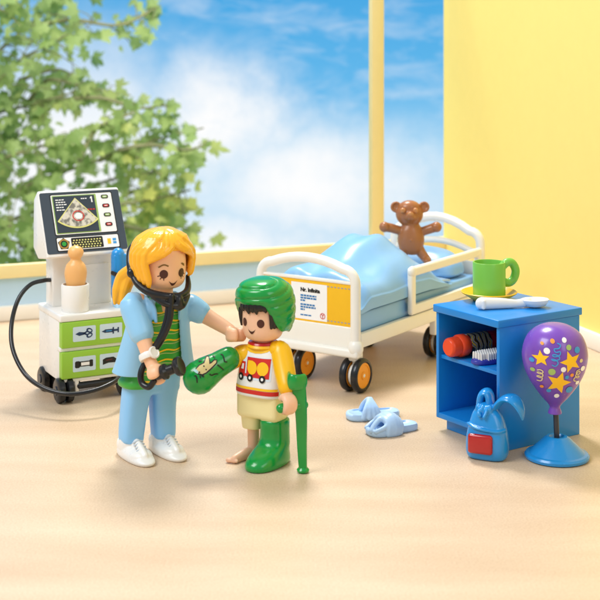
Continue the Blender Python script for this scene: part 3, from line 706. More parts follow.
# ============================================================ bedside cabinet
KA = math.radians(33.9); KP = V((6.59, 43.0, 0))
cab = thing('bedside_cabinet', 'bright blue open fronted bedside cabinet with one shelf and plinth', 'cabinet', KP, KA)
bm = bmesh.new(); box(bm, (-.1, -.06, 4.14), (3.82, 3.3, 4.4), .035); finish('top', bm, BLUE, cab)
bm = bmesh.new()
box(bm, (0, 0, .0), (3.75, .14, 4.14), .025); box(bm, (0, 3.1, .43), (3.75, 3.24, 4.14), .025); box(bm, (3.6, .14, 0), (3.75, 3.1, 4.14), .02)
box(bm, (0.005, .12, .43), (3.62, 3.12, .62), .02)
finish('carcass', bm, BLUE, cab)
bm = bmesh.new(); box(bm, (.32, .12, 0), (3.6, 3.05, .43), .02); finish('plinth', bm, BLUE, cab)
bm = bmesh.new(); box(bm, (.12, .13, 2.5), (3.6, 3.11, 2.64), .02); finish('shelf', bm, BLUE, cab)
KW = lambda x, y, z: (Matrix.Translation(KP) @ Matrix.Rotation(KA, 4, 'Z')) @ V((x, y, z))
# saucer, cup, spoon
sp = KW(2.0, 2.7, 4.4)
bm = bmesh.new(); lathe(bm, [(.02, .03), (.5, .0), (.56, .0), (.62, .05), (.98, .27), (1.0, .31), (.97, .33), (.66, .14), (.58, .1), (.02, .1)], seg=56)
s_ = tag(finish('saucer', bm, plastic('saucer_yellow_plastic', '#FFC31C', .28), None), 'yellow saucer under the green cup on the blue cabinet top', 'saucer'); s_.location = sp
cup = thing('cup', 'light green cup with round handle standing on the yellow saucer', 'cup', sp+V((0, 0, .1)), math.radians(20))
bm = bmesh.new(); lathe(bm, [(.02, .02), (.5, .0), (.56, .03), (.58, .1), (.585, 1.24), (.57, 1.27), (.53, 1.27), (.515, 1.23), (.5, .15), (.02, .12)], seg=56); finish('bowl', bm, CUPG, cup, angle=50)
bm = bmesh.new(); tube(bm, [(.54, 0, 1.08), (.7, 0, 1.2), (.88, 0, 1.2), (1.02, 0, 1.05), (1.07, 0, .85), (1.0, 0, .62), (.86, 0, .5), (.7, 0, .48), (.54, 0, .55)], .15, 16, 5, 1.0); finish('handle', bm, CUPG, cup)
spn = thing('spoon', 'white plastic spoon lying on the blue cabinet top before the saucer', 'spoon', KW(.65, 1.62, 4.4))
a_, b_ = KW(.65, 1.62, 4.4), KW(2.8, .72, 4.4); D = (b_-a_); SL = D.length; D.normalize(); E = V((-D.y, D.x, 0))
bm = bmesh.new()
tube(bm, [D*.02+V((0, 0, .21)), D*(SL*.3)+V((0, 0, .19)), D*(SL*.55)+V((0, 0, .16)), D*(SL*.72)+V((0, 0, .2))], [.22, .19, .14, .17], 20, 4, .8)
box(bm, (-.02, -.2, .02), (.1, .2, .36), .05, M=Matrix(((D.x, E.x, 0, 0), (D.y, E.y, 0, 0), (0, 0, 1, 0), (0, 0, 0, 1))))
finish('handle', bm, WHITE, spn, remesh=.025, smooth=3)
bm = bmesh.new(); R3 = Matrix(((D.x, E.x, 0), (D.y, E.y, 0), (0, 0, 1)))
rings = []
for r, h in [(0.02, .02), (.2, .02), (.36, .07), (.45, .2), (.48, .28), (.45, .3), (.4, .25), (.3, .15), (.15, .1), (.02, .09)]:
    rings.append([D*(SL*.84+r*1.05*math.cos(a))+E*(r*.8*math.sin(a))+V((0, 0, h)) for a in [2*PI*k/40 for k in range(40)]])
rings_mesh(bm, rings); finish('bowl', bm, WHITE, spn, angle=60)
# shaving-brush like red tube and toothbrush on the shelf
rb = thing('red_bottle', 'red bottle with orange cap and patterned label lying on the cabinet shelf', 'bottle', KW(-.02, 2.45, 3.03), KA)
bm = bmesh.new(); lathe(bm, [(.02, -.12), (.26, -.12), (.32, -.06), (.33, .0), (.34, .28), (.3, .33), (.02, .33)], axis=(1, 0, 0), seg=40); lathe(bm, [(.02, .3), (.34, .3), (.39, .36), (.39, .62), (.34, .68), (.02, .68)], axis=(1, 0, 0)); finish('cap', bm, ORED, rb)
bm = bmesh.new(); lathe(bm, [(.02, .66), (.33, .66), (.36, .72), (.36, 2.9), (.3, 3.0), (.02, 3.0)], axis=(1, 0, 0)); bt = finish('bottle_body', bm, RED, rb)
lb = bpy.data.materials.new('patterned_label'); lb.use_nodes = True; nt = lb.node_tree; b = nt.nodes['Principled BSDF']; tc = nt.nodes.new('ShaderNodeTexCoord')
wv = nt.nodes.new('ShaderNodeTexWave'); wv.inputs['Scale'].default_value = 1.3; wv.inputs['Distortion'].default_value = 7; wv.inputs['Detail Scale'].default_value = 1.5; nt.links.new(tc.outputs['Object'], wv.inputs['Vector'])
r_ = nt.nodes.new('ShaderNodeValToRGB'); r_.color_ramp.interpolation = 'CONSTANT'; e = r_.color_ramp.elements; e[0].color = lin('#2A2216'); e[1].position = .3; e[1].color = lin('#B98F3A')
q = e.new(.55); q.color = lin('#7FA2C8'); q = e.new(.75); q.color = lin('#2B2320'); q = e.new(.88); q.color = lin('#C9A54A')
nt.links.new(wv.outputs['Fac'], r_.inputs['Fac']); nt.links.new(r_.outputs['Color'], b.inputs['Base Color']); b.inputs['Roughness'].default_value = .35
bm = bmesh.new(); lathe(bm, [(.34, .7), (.372, .7), (.372, 1.62), (.34, 1.62)], axis=(1, 0, 0)); finish('label_wrap', bm, lb, bt)
tbp = KW(.12, 1.3, 2.64)
br = thing('hairbrush', 'purple handled brush with white bristles lying on the cabinet shelf', 'brush', tbp, KA+math.radians(-4))
bm = bmesh.new(); loft(bm, [(0, .85, 0, .9, .28, 2.6), (.06, .85, 0, .98, .33, 2.6), (.16, .85, 0, .96, .32, 2.6), (.2, .85, 0, .85, .25, 2.6)]); tube(bm, [(1.6, 0, .1), (2.6, 0, .1)], [.14, .1], 12); finish('handle', bm, plastic('violet_blue_plastic', '#3A3FA8', .3), br)
bm = bmesh.new()
for i in range(17):
    for j in range(8):
        x = .06+i*.095+(j % 2)*.045; y = -.26+j*.074; 
        if ((x-.8)/.92)**2+(y/.32)**2 < 1: tube(bm, [(x, y, .15), (x, y, .38)], [.042, .036], 6)
finish('bristles', bm, WHITE, br)

# ============================================================ backpack
PP = V((6.13, 42.52, 0)); PA = math.radians(-24)
bp = thing('backpack', 'blue toy backpack with red pocket leaning at the corner of the blue cabinet', 'backpack', PP, PA)
bm = bmesh.new(); loft(bm, [(0.0, 0, 0, .5, .3, 3), (.06, 0, 0, .63, .41, 3), (.3, 0, 0, .69, .46, 3), (.75, 0, .0, .67, .46, 2.8), (1.1, 0, .02, .6, .42, 2.5), (1.4, -.02, .05, .5, .36, 2.2), (1.6, -.05, .06, .36, .28, 2), (1.74, -.06, .06, .24, .2, 2), (1.8, -.06, .06, .05, .05, 2)])
for k in range(7):
    a = k/7*2*PI; ellipsoid(bm, (-.05+.25*math.cos(a), .02+.2*math.sin(a), 1.57), (.12, .12, .2))
# flap rim
tube(bm, [(.62, -.12, 1.0), (.45, -.36, .98), (.1, -.46, 1.02), (-.3, -.43, 1.06), (-.6, -.2, 1.12)], .05, 10, 5)
tube(bm, [(-.13, -.12, 1.64), (-.2, -.3, 1.56), (-.16, -.37, 1.45)], .07, 10, 4); tube(bm, [(.02, -.15, 1.7), (.05, -.3, 1.58), (.0, -.4, 1.42)], .06, 10, 4)
finish('bag', bm, SKYB, bp, remesh=.026, smooth=3)
bm = bmesh.new(); box(bm, (-.52, -.56, .24), (.3, -.38, .88), .1, 4); finish('pocket', bm, plastic('pocket_red_plastic', '#B00C16', .22, coat=.4), bp)
bm = bmesh.new(); tube(bm, [(-.26, .2, 1.2), (-.3, .27, 1.7), (-.24, .3, 1.98), (-.1, .3, 2.06), (.0, .28, 1.92), (.04, .22, 1.6)], .32, 16, 6, .42, up=(0, 1, 0)); finish('strap', bm, SKYB, bp)
bm = bmesh.new(); tube(bm, [(.12, .12, 1.35), (.3, .1, 1.72), (.55, .05, 1.98), (.8, .0, 2.03), (1.0, -.05, 1.92), (1.15, -.1, 1.68), (1.2, -.12, 1.42)], [.22, .26, .3, .32, .29, .2, .05], 16, 6, .38, up=(.25, .9, .1)); finish('strap', bm, SKYB, bp)

# ============================================================ balloon on its stand
BP = V((8.4, 42.5, 0))
bs = thing('balloon_stand', 'purple balloon with yellow stars on a dark rod in a blue round foot', 'balloon', BP)
bm = bmesh.new(); lathe(bm, [(.02, 0), (.95, 0), (1.04, .04), (1.05, .12), (1.0, .18), (.9, .2), (.42, .66), (.33, .72), (.25, .72), (.2, .66), (.02, .6)], seg=64); finish('foot', bm, SKYB, bs, angle=30)
bm = bmesh.new(); tube(bm, [(0, 0, .5), (-.04, 0, 1.6)], .09, 16); finish('rod', bm, DGREY, bs)
bx = -.07
bm = bmesh.new(); prof = [(.02, 1.46), (.2, 1.46), (.22, 1.5), (.19, 1.6), (.17, 1.68), (.24, 1.8), (.4, 1.97), (.6, 2.22), (.82, 2.55), (.98, 2.9), (1.06, 3.25), (1.06, 3.5), (.99, 3.8), (.85, 4.06), (.62, 4.26), (.34, 4.38), (.02, 4.41)]
pp = smooth_path([(r, h, 0) for r, h in prof], 4); lathe(bm, [(p.x, p.y) for p in pp], (bx, 0, 0), seg=64); bal = finish('balloon', bm, PURP, bs, angle=60)
pr = Print((0, 0, 0), (1, 0, 0), (0, 0, 1), (0, -1, 0), bvh(bal), .008)
def bu(x, y): return ((x-243)*.1667*42.5/F+bx*.3, CH-(320+y*.1667-HZ)*41.6/F)
def bst(x, y, r, rot): u, v = bu(x, y); pr.poly(star(u, v, r, rot), INKY, 1)
bst(122, 232, .26, 95); bst(291, 247, .36, 108); bst(225, 378, .41, 75)
for x, y, r, m in ((190, 130, .07, INKO), (258, 124, .075, INKW), (133, 146, .05, INKO), (155, 185, .095, INKW), (281, 164, .085, INKLG), (333, 182, .095, INKSB), (77, 249, .07, INKSB), (357, 247, .06, INKC), (83, 308, .065, INKLG), (182, 306, .11, INKLG), (247, 290, .085, INKW), (371, 298, .085, INKW), (270, 340, .065, INKSB), (300, 328, .06, INKO), (342, 386, .07, INKW), (137, 411, .055, INKO), (176, 433, .07, INKSB), (295, 428, .12, INKSB), (224, 468, .08, INKW)):
    u, v = bu(x, y); pr.poly(circ(u, v, r), m, 2)
for pts, m in (([(215, 140), (232, 150), (222, 168), (195, 172), (205, 190), (228, 185), (225, 205), (195, 215), (185, 205), (210, 205), (225, 225), (195, 238), (178, 230), (200, 232), (215, 250), (200, 270), (180, 262)], INKSB),
               ([(105, 305), (122, 300), (136, 312), (122, 326), (106, 320), (118, 316), (136, 330), (126, 350), (106, 345), (118, 340), (134, 352), (128, 372), (108, 372)], INKC),
               ([(350, 298), (330, 305), (326, 322), (342, 328), (352, 315), (338, 312), (322, 335), (335, 350), (348, 345), (334, 338), (314, 352), (318, 368), (332, 372)], INKC)):
    pr.polys(stroke([bu(*p) for p in pts], .035, 3), m, 3)
pr.done('party_print', bal)

# ============================================================ slippers
def slipper(loc, rz, strap, label, lean):
    s = thing('slipper', label, 'slipper', loc, rz, 'pale blue slippers on the floor')
    # local: toe towards -x
    b = bmesh.new()
    out = [(-.98, .0), (-.9, .3), (-.6, .44), (-.2, .42), (.2, .33), (.6, .33), (.9, .28), (1.02, .0), (.9, -.28), (.6, -.33), (.2, -.33), (-.2, -.42), (-.6, -.44), (-.9, -.3)]
    P = smooth_path([V((x, y, 0)) for x, y in out+[out[0]]], 4)[:-1]
    c = V((0, 0, 0)); rings = [[V((p.x*k, p.y*k, z)) for p in P] for k, z in ((.9, 0), (.98, .02), (1, .08), (1, .18), (.96, .24), (.86, .24), (.82, .19), (.4, .18), (.02, .18))]
    rings_mesh(b, rings); finish('sole', b, SLIP, s, angle=60)
    b = bmesh.new()
    if strap == 'broad':
        for x0, rr, zz in ((-.38, .13, .5), (-.26, .14, .54), (-.14, .15, .56), (-.02, .14, .54), (.1, .12, .48)): tube(b, [(x0-.05, -.42, .1), (x0, -.4, .32), (x0, -.2, zz), (x0, .2, zz), (x0, .4, .32), (x0-.05, .42, .1)], rr, 12, 5)
        tube(b, [(-.85, .3, .2), (-.6, .38, .3), (-.35, .36, .42)], .09, 10, 3); tube(b, [(-.85, -.3, .2), (-.6, -.38, .3), (-.35, -.36, .42)], .09, 10, 3)
        tube(b, [(-.93, -.12, .2), (-.75, -.05, .36), (-.5, 0, .52)], .1, 10, 3)
    else:
        for x0, rr in ((-.34, .1), (-.17, .11), (0, .11), (.16, .1)): tube(b, [(-.15+(x0+.09)*1.3, -.42, .12), (-.15+(x0+.09)*.8, -.34, .42), (-.12+(x0+.09)*.3, -.1, .66), (-.12+(x0+.09)*.3, .02, .68), (-.1+(x0+.09)*.7, .26, .42), (-.1+(x0+.09), .4, .12)], [rr, rr, rr*.7, rr*.7, rr, rr], 10, 6)
    finish('strap', b, SLIP, s, remesh=.028, smooth=10)
slipper(V((2.62, 47.1, 0)), math.radians(14), 'tall', 'pale blue slipper with its strap standing up, beside the bed wheel', 0)
slipper(V((3.2, 45.35, 0)), math.radians(30), 'broad', 'pale blue slipper with a broad open toe strap, closer to the cabinet', 0)
# ============================================================ toy figures
def head_bm(bm, c, z0, R, H):
    """toy head: rounded drum, jaw at z0"""
    x, y = c
    loft(bm, [(z0, x, y, R*.35, R*.35, 2), (z0+.03*H, x, y, R*.72, R*.72, 2), (z0+.12*H, x, y, R*.93, R*.93, 2), (z0+.28*H, x, y, R, R, 2), (z0+.55*H, x, y, R*1.0, R*1.0, 2),
              (z0+.78*H, x, y, R*.9, R*.9, 2), (z0+.93*H, x, y, R*.6, R*.6, 2), (z0+H, x, y, R*.1, R*.1, 2)])
def claw(bm, c, axis, open_dir, r=.27, th=.1, w=.36, gap=50):
    """gripping toy hand: a thick C round an axis, open towards open_dir"""
    a = V(axis).normalized(); o = V(open_dir); o = (o-a*o.dot(a)).normalized(); q = a.cross(o); c = V(c)
    rings = []; n = 22
    for k in range(n+1):
        t = math.radians(gap+(360-2*gap)*k/n); d = o*math.cos(t)+q*math.sin(t)
        tp = 1-.35*(1 if k in (0, n) else 0)
        ww = w*(.8+.2*math.sin(PI*k/n))
        rings.append([c+d*(r+th*tp*math.cos(b)*1.15)+a*(ww/2*tp*math.copysign(abs(math.sin(b))**.6, math.sin(b))) for b in [2*PI*j/16 for j in range(16)]])
    rings_mesh(bm, rings)

# ------------------------------------------------------------ nurse
NP = V((-4.85, 42.9, 0)); NA = math.radians(33)
nurse = thing('toy_figure', 'toy nurse with golden hair, light blue coat and trousers, bending towards the child', 'toy figure', NP, NA)
Ln = local_of(NP, NA)
HC = (0.0, -.72)
rS, eR, wR, hR = Ln(133, 306, 42.0), Ln(142, 334, 41.6), Ln(149, 358, 41.25), Ln(156.5, 375, 41.0)
lS, eL, wL, hL = Ln(189, 306, 43.0), Ln(206, 316, 42.9), Ln(226, 328, 42.6), Ln(237, 335, 42.4)
bm = bmesh.new()
head_bm(bm, HC, 5.6, .74, 1.78)
tube(bm, [(0, -.6, 5.0), (0, -.68, 5.75)], .36, 20)
loft(bm, [(2.75, 0, -.05, .7, .4, 3), (3.2, 0, -.15, .7, .4, 3), (4.6, 0, -.42, .6, .36, 2.6), (5.15, 0, -.52, .4, .3, 2.2)])
tube(bm, [rS+V((.2, 0, .1)), rS, (rS+eR)/2, eR, wR], [.3, .33, .31, .28, .2], 20, 4); tube(bm, [wR, wR.lerp(hR, .6)], [.2, .2], 16)
tube(bm, [lS+V((-.2, 0, .1)), lS, (lS+eL)/2, eL, wL, wL.lerp(hL, .5)], [.3, .31, .3, .27, .22, .19], 20, 4)
ax = (Ln(181, 366, 40.75)-Ln(158, 374, 40.95)).normalized()
claw(bm, hR, ax, (0.3, -1, -.2), .2, .12, .5, 35)
cs = V((0, 0, 1)); claw(bm, hL+V((0, 0, 0)), (.15, .1, 1), (hL-wL)+V((.1, -.25, 0)), .24, .12, .5, 52)
body = finish('body', bm, SKIN1, nurse, remesh=.034, smooth=3)
# face
T = bvh(body); FZ = 6.17
def face_dir(az): return V((math.sin(az), -math.cos(az), 0))
def face_print(T, c, R, z_eye, eye_az, er, ez, brow, lash, mouth, mz, name, parent, hi=False):
    for kind in (-1, 1):
        n = face_dir(kind*eye_az); u = V((-n.y, n.x, 0)); 
        p = Print((c[0], c[1], 0), u, (0, 0, 1), n, T, .006, .06)
        p.poly(circ(0, z_eye, er, ez), INKB, 1)
        if lash:
            for a in (200, 235, 270, 305, 340):
                if (kind < 0 and a > 280) or (kind > 0 and a < 260): continue
                ca, sa = math.cos(math.radians(a)), math.sin(math.radians(a))
                p.polys(stroke([(er*.9*ca, z_eye+ez*.9*sa), (er*1.6*ca, z_eye+ez*1.45*sa)], .028), INKB, 1)
        if brow: p.polys(stroke([(-.15*kind*-1-.0, z_eye+.25), (0, z_eye+.3), (.17*kind, z_eye+.2)] if kind > 0 else [(.15, z_eye+.25), (0, z_eye+.3), (-.17, z_eye+.22)], .045, 4), plastic('brow_ink', '#7A5A1E' if lash else '#3A2210', .5), 1)
        p.done('eye', parent)
    n = face_dir(0); p = Print((c[0], c[1], 0), (1, 0, 0), (0, 0, 1), n, T, .006, .05)
    mouth *= .9; top = [(x, mz+3.9*x*x) for x in [-mouth+2*mouth*k/10 for k in range(11)]]
    bot = [(x, mz-.085*math.cos(x/mouth*PI/2)+3.9*x*x) for x in [mouth-2*mouth*k/10 for k in range(1, 10)]]
    p.poly(top+bot, INKB, 1); p.done('mouth', parent)
face_print(T, HC, .74, FZ, math.radians(25), .135, .14, True, True, .17, 5.86, 'face', body)
# shirt with stripes
def shirt_ring(z, grow=0.0, hx=1.0):
    t = (z-2.3)/3.0
    return (z, 0, .08-.62*t, (1.02-.3*t)*hx+grow, .56-.12*t+grow, 2.8)
bm = bmesh.new(); loft(bm, [(2.32, 0, .08, .98, .54, 3), (2.35, 0, .08, 1.1, .68, 3)]+[(2.5, 0, .06, 1.12, .69, 3)]+[shirt_ring(z) for z in ( 2.8, 3.4, 4.0, 4.6, 5.0)]+[(5.2, 0, -.56, .5, .34, 2.2), (5.28, 0, -.57, .38, .3, 2)])
for v in bm.verts: v.co.z += .42*sm(3.2, 2.2, v.co.z)*sm(-.5, .5, v.co.x) if False else (.42*(1-sm(2.2, 3.2, v.co.z))*sm(-.5, .5, v.co.x))
sh = finish('striped_shirt', bm, plastic('shirt_green_plastic', '#3DA63C', .3), nurse, angle=50)
pr = Print((0, 0, 0), (1, 0, 0), (0, 0, 1), (0, -1, 0), bvh(sh), .006, .1)
for k in range(8):
    z = 2.55+k*.33; pr.polys(stroke([(-.7+.14*i, z+.03*math.sin(i*1.3)) for i in range(11)], .055, 2), INKY, 1)
    pr.polys(stroke([(-.7+.14*i, z-.1+.02*math.sin(i*1.3+1)) for i in range(11)], .04, 2), INKLG, 1)
pr.done('stripes', sh)
bm = bmesh.new()
rings = []
def coat_sec(z):
    t = (z-2.78)/2.52
    rx = 1.33-.41*t**.8 - (.28*sm(.82, 1, t)); ry = .86-.3*t**.9-(.08*sm(.82, 1, t)); cy = .12-.68*t; op = 24+6*(1-t)+(8*sm(.85, 1, t))
    return rx, ry, cy, op
NZ = 26; ring_o = []; ring_i = []
for i in range(NZ+1):
    z = 2.78+2.52*i/NZ; rx, ry, cy, op = coat_sec(z)
    ro, ri = [], []
    for k in range(49):
        a = math.radians(-90+op+(360-2*op)*k/48); c, s = math.cos(a), math.sin(a); n_ = 2.5
        x, y = math.copysign(abs(c)**(2/n_), c), math.copysign(abs(s)**(2/n_), s)
        x *= (1+.14*(1-(z-2.78)/2.52)) if x > 0 else 1
        ro.append(V((rx*x, cy+ry*y, z))); ri.append(V(((rx-.1)*x, cy+(ry-.1)*y, z)))
    rings.append(ro+ri[::-1])
rings_mesh(bm, rings)
# short sleeves
sR = rS.lerp(eR, .95); sL = lS.lerp(eL, .62)
tube(bm, [rS+V((.22, 0, .05)), rS+V((0, 0, .03)), rS.lerp(eR, .5), sR], [.32, .43, .43, .4], 24, 4); tube(bm, [lS+V((-.22, 0, .05)), lS, lS.lerp(eL, .3), sL], [.32, .41, .41, .38], 24, 4)
# collar flaps
for s in (-1, 1): tube(bm, [(s*.5, -.2, 5.3), (s*.58, -.62, 5.28), (s*.48, -.98, 5.05), (s*.42, -1.05, 4.6)], [.09, .12, .13, .08], 12, 5, .5)
coat = finish('coat', bm, COAT, nurse, remesh=.032, smooth=4)
# trousers
bm = bmesh.new()
for s in (-1, 1): loft(bm, [(.5, s*.55-.15, .12-.06*s, .3, .28, 2.6), (.52, s*.55-.15, .12-.06*s, .36, .37, 2.8), (.75, s*.55-.15, .12-.06*s, .385, .39, 3), (1.6, s*.52-.1, .14, .42, .42, 3), (2.4, s*.48, .1, .48, .46, 3), (2.7, s*.45, .05, .42, .42, 3)])
box(bm, (-.9, -.3, 2.0), (.9, .5, 2.7), .15)
finish('trousers', bm, TROU, nurse, remesh=.034, smooth=3)
# shoes
def shoe(s):
    b = bmesh.new(); x = s*.55-.15
    loft(b, [(0, x, -.2, .35, .98, 2.4), (.03, x, -.2, .39, 1.03, 2.4), (.12, x, -.2, .41, 1.06, 2.4), (.24, x, -.1, .4, .92, 2.3), (.34, x, 0, .35, .78, 2.2), (.42, x, .06, .3, .6, 2)])
    ellipsoid(b, (x, .32, .36), (.38, .48, .36)); tube(b, [(x, .14, .3), (x, .14, .5)], .4, 20); ellipsoid(b, (x, -.55, .2), (.38, .48, .24))
    tube(b, [(x, -.1, .42), (x, -.5, .32), (x, -.85, .2)], [.3, .28, .22], 14, 3, .6)
    bmesh.ops.translate(b, verts=b.verts, vec=(0, -.06*s, 0)); o = finish('shoe', b, WHITE, nurse, remesh=.026, smooth=3)
    b = bmesh.new()
    for k in range(5):
        y = -.36-.1*k; z = .64-.062*k; y -= .06*s; tube(b, [(x-.17, y, z-.05), (x, y-.02, z+.0), (x+.17, y, z-.05)], .03, 8, 3)
    finish('laces', b, plastic('lace_grey_white', '#C9D3DE', .4), o)
for s in (-1, 1): shoe(s)
# watch
wd = (wR-eR).normalized(); wc = eR.lerp(wR, .93)
bm = bmesh.new(); sd = wd.orthogonal().normalized(); lathe(bm, [(.22, -.1), (.29, -.1), (.31, -.04), (.31, .04), (.29, .1), (.22, .1)], wc, wd, 32)
fd = (V((0.25, -1, .25))); fd = (fd-wd*fd.dot(wd)).normalized()
wt = finish('wristwatch', bm, WHITE, nurse); bm = bmesh.new(); lathe(bm, [(.02, 0), (.18, 0), (.2, .03), (.2, .08), (.16, .1), (.14, .08), (.02, .08)], wc+fd*.25, fd, 28); finish('watch_face', bm, WHITE, wt)
# hair
rh = random.Random(5)
bm = bmesh.new(); hc = V((HC[0], HC[1]+.12, 6.58))
ellipsoid(bm, hc+V((0, .1, .05)), (.83, .78, .82), seg=36)
ellipsoid(bm, hc+V((0, -.04, .4)), (.78, .8, .46), seg=36); ellipsoid(bm, hc+V((0, .32, -.45)), (.76, .52, .62), seg=32)
def hp_(az, th, rr=1.0):
    st, ct = math.sin(th), math.cos(th)
    return hc+V((.93*rr*st*math.sin(az), -.93*rr*st*math.cos(az)+.02, .92*rr*ct))
for side in (-1, 1):
    for k in range(18):
        f = k/17; az0 = side*math.radians(4+170*f)
        front = max(0, 1-f*2.6)
        th1 = math.radians(118 if side < 0 else 108) if f < .72 else math.radians(112)
        pts = []
        for i in range(9):
            t = i/8; th = math.radians(10)+(th1-math.radians(10))*t
            tgt = side*math.radians(60+50*f) if f < .45 else az0
            w = sm(.5, .82, t)
            az = az0*(1-w)+tgt*w if f < .45 else az0
            rr = 1.0+.05*math.sin(PI*t)+.03*front
            yy = -.66+1.3*f; pt = hc+V((.2+.05*side, yy, .93*max(.05, 1-(yy/.98)**2)**.5)); pts.append(pt.lerp(hp_(az, th, rr), sm(-.12, .42, t)))
        r0 = .09+rh.uniform(-.012, .02)
        tube(bm, pts, [.07, r0, r0, r0*.95, r0*.6], 10, 2)
for side in (-1, 1):                       # locks framing the face
    for k in range(4):
        a0 = math.radians((58 if side < 0 else 66)+k*11)*side; 
        e_ = 5.72 if side < 0 else 6.0
        pts = [hp_(side*math.radians(12+8*k), math.radians(20), 1.04), hp_(side*math.radians(30+8*k), math.radians(48), 1.09), hp_(a0, math.radians(80), 1.1), V((HC[0]+.9*math.sin(a0), HC[1]-.9*math.cos(a0), (e_+6.3)/2)), V((HC[0]+.84*math.sin(a0*1.02), HC[1]-.84*math.cos(a0*1.02), e_+.1*k))]
        tube(bm, pts, [.07, .13, .13, .12, .05], 10, 3)
# ponytail falling behind the shoulder
P0 = [hc+V((-.45, .55, -.35)), Ln(128, 276, 42.9), Ln(122, 290, 42.8), Ln(119, 303, 42.7)]
for dx, dy in ((0, 0), (.14, .05), (-.12, .06), (.05, -.12), (.05, .2)): tube(bm, [p+V((dx, dy, 0)) for p in P0], [.2, .24, .2, .06], 12, 5)
finish('hair', bm, HAIR, nurse, remesh=.024, smooth=1)
# stethoscope
st = thing('stethoscope', 'black stethoscope hung under the nurse chin with its tube in her hand', 'stethoscope', NP, NA)
bm = bmesh.new()
def jaw(az, z, r): a = math.radians(az); return V((HC[0]+r*math.sin(a), HC[1]-r*math.cos(a), z))
tube(bm, [jaw(-150, 7.1, .98), jaw(-125, 6.85, 1.06), jaw(-108, 6.5, 1.08), jaw(-97, 6.15, 1.06)], [.07, .08, .09, .1], 12, 6, 1.4)
ellipsoid(bm, jaw(-98, 6.16, 1.07), (.15, .15, .16))
tube(bm, [jaw(-98, 6.12, 1.05), jaw(-82, 5.84, .98), jaw(-58, 5.62, .9), jaw(-32, 5.52, .86), jaw(-5, 5.46, .86), jaw(15, 5.46, .86), jaw(38, 5.54, .84), jaw(60, 5.7, .82), jaw(80, 5.92, .84)], [.09, .115, .125, .125, .12, .12, .115, .1, .07], 16, 6, 1.0)
tube(bm, [jaw(-50, 5.5, .9), jaw(-25, 5.28, .92), jaw(0, 5.16, .94), jaw(14, 5.16, .94), jaw(40, 5.4, .88)], [.08, .1, .12, .12, .08], 12, 6)
ellipsoid(bm, jaw(6, 5.25, .95), (.16, .12, .26))
finish('yoke', bm, BLACK, st, remesh=.026, smooth=3)
bm = bmesh.new(); tube(bm, [Ln(171.5, 296, 41.45), Ln(171, 306, 41.42), Ln(169.5, 320, 41.35), Ln(164, 335, 41.3), Ln(155, 350, 41.3), Ln(146, 362, 41.4), Ln(141, 373, 41.3), Ln(142, 383, 41.2), Ln(149, 387, 41.05), Ln(154, 381, 41.0)], .1, 14, 6, 1.1)
tube(bm, [Ln(170, 296, 41.45), Ln(167.5, 308, 41.42), Ln(165.5, 320, 41.38), Ln(160, 336, 41.34), Ln(150, 352, 41.4)], .07, 10, 5)
finish('tube', bm, BLACK, st)
c0, c1 = Ln(155, 375.5, 41.0), Ln(181.5, 365.5, 40.75); cl = (c1-c0).length
bm = bmesh.new(); lathe(bm, [(.02, 0), (.15, 0), (.17, .05), (.17, cl*.25), (.24, cl*.3), (.25, cl*.42), (.17, cl*.5), (.16, cl*.72), (.27, cl*.8), (.31, cl*.86), (.31, cl*.96), (.27, cl), (.2, cl*.98), (.02, cl*.97)], c0, c1-c0, 36); finish('chest_piece', bm, BLACK, st)

# ------------------------------------------------------------ child
CPp = V((-1.2, 42.3, 0)); CAa = math.radians(-32)
kid = thing('toy_figure', 'small toy child with green turban, truck shirt, bare foot and green plaster casts', 'toy figure', CPp, CAa)
Lk_ = local_of(CPp, CAa)
aS, aE = Lk_(241, 355, 42.5), Lk_(231, 361, 42.3)
bS, bE, bW, bH = Lk_(281, 353, 41.9), Lk_(285, 372, 41.55), Lk_(289, 391, 41.15), Lk_(287, 404, 40.85)
bm = bmesh.new(); head_bm(bm, (0, 0), 3.92, .67, 1.66)
tube(bm, [(0, 0, 3.4), (0, 0, 4.1)], .33, 20)
loft(bm, [(1.6, 0, 0, .55, .35, 3), (2.4, 0, 0, .6, .38, 3), (3.3, 0, 0, .55, .34, 2.6), (3.75, 0, 0, .35, .28, 2.2)])
tube(bm, [aS+V((.2, 0, .05)), aS, aE, Lk_(222, 368, 42.1)], [.26, .28, .25, .22], 18, 3)
tube(bm, [bS+V((-.15, 0, .05)), bS, bE, bW, bW.lerp(bH, .6)], [.26, .28, .27, .17, .16], 18, 4)
hax = (Lk_(303, 405, 41.1)-Lk_(280, 407, 40.65)).normalized()
claw(bm, bH, hax, V((-.9, -.5, -.05)) if False else (Lk_(270, 409, 41.1)-bH), .21, .115, .5, 42)
# bare leg and foot
tube(bm, [Lk_(253.5, 395, 42.6), Lk_(253.5, 430, 42.6), Lk_(253.5, 448, 42.6), Lk_(253, 456, 42.6)], [.3, .2, .19, .2], 18, 4)
ft = Lk_(253, 461, 42.6); ft.z = .14; toe = Lk_(235, 462, 42.0); toe.z = .12
tube(bm, [ft+V((.05, .12, .05)), ft.lerp(toe, .4)+V((0, 0, .04)), toe], [.2, .2, .15], 16, 4, .8)
ellipsoid(bm, ft+V((0, .05, .08)), (.22, .24, .2))
dt = (toe-ft).normalized(); sdt = V((-dt.y, dt.x, 0))
for k, (o_, r_) in enumerate(((-.15, .085), (-.07, .07), (.0, .065), (.07, .06), (.13, .055))): ellipsoid(bm, toe+dt*(.14-.02*k)+sdt*o_+V((0, 0, -.03)), (r_*1.3, r_, r_))
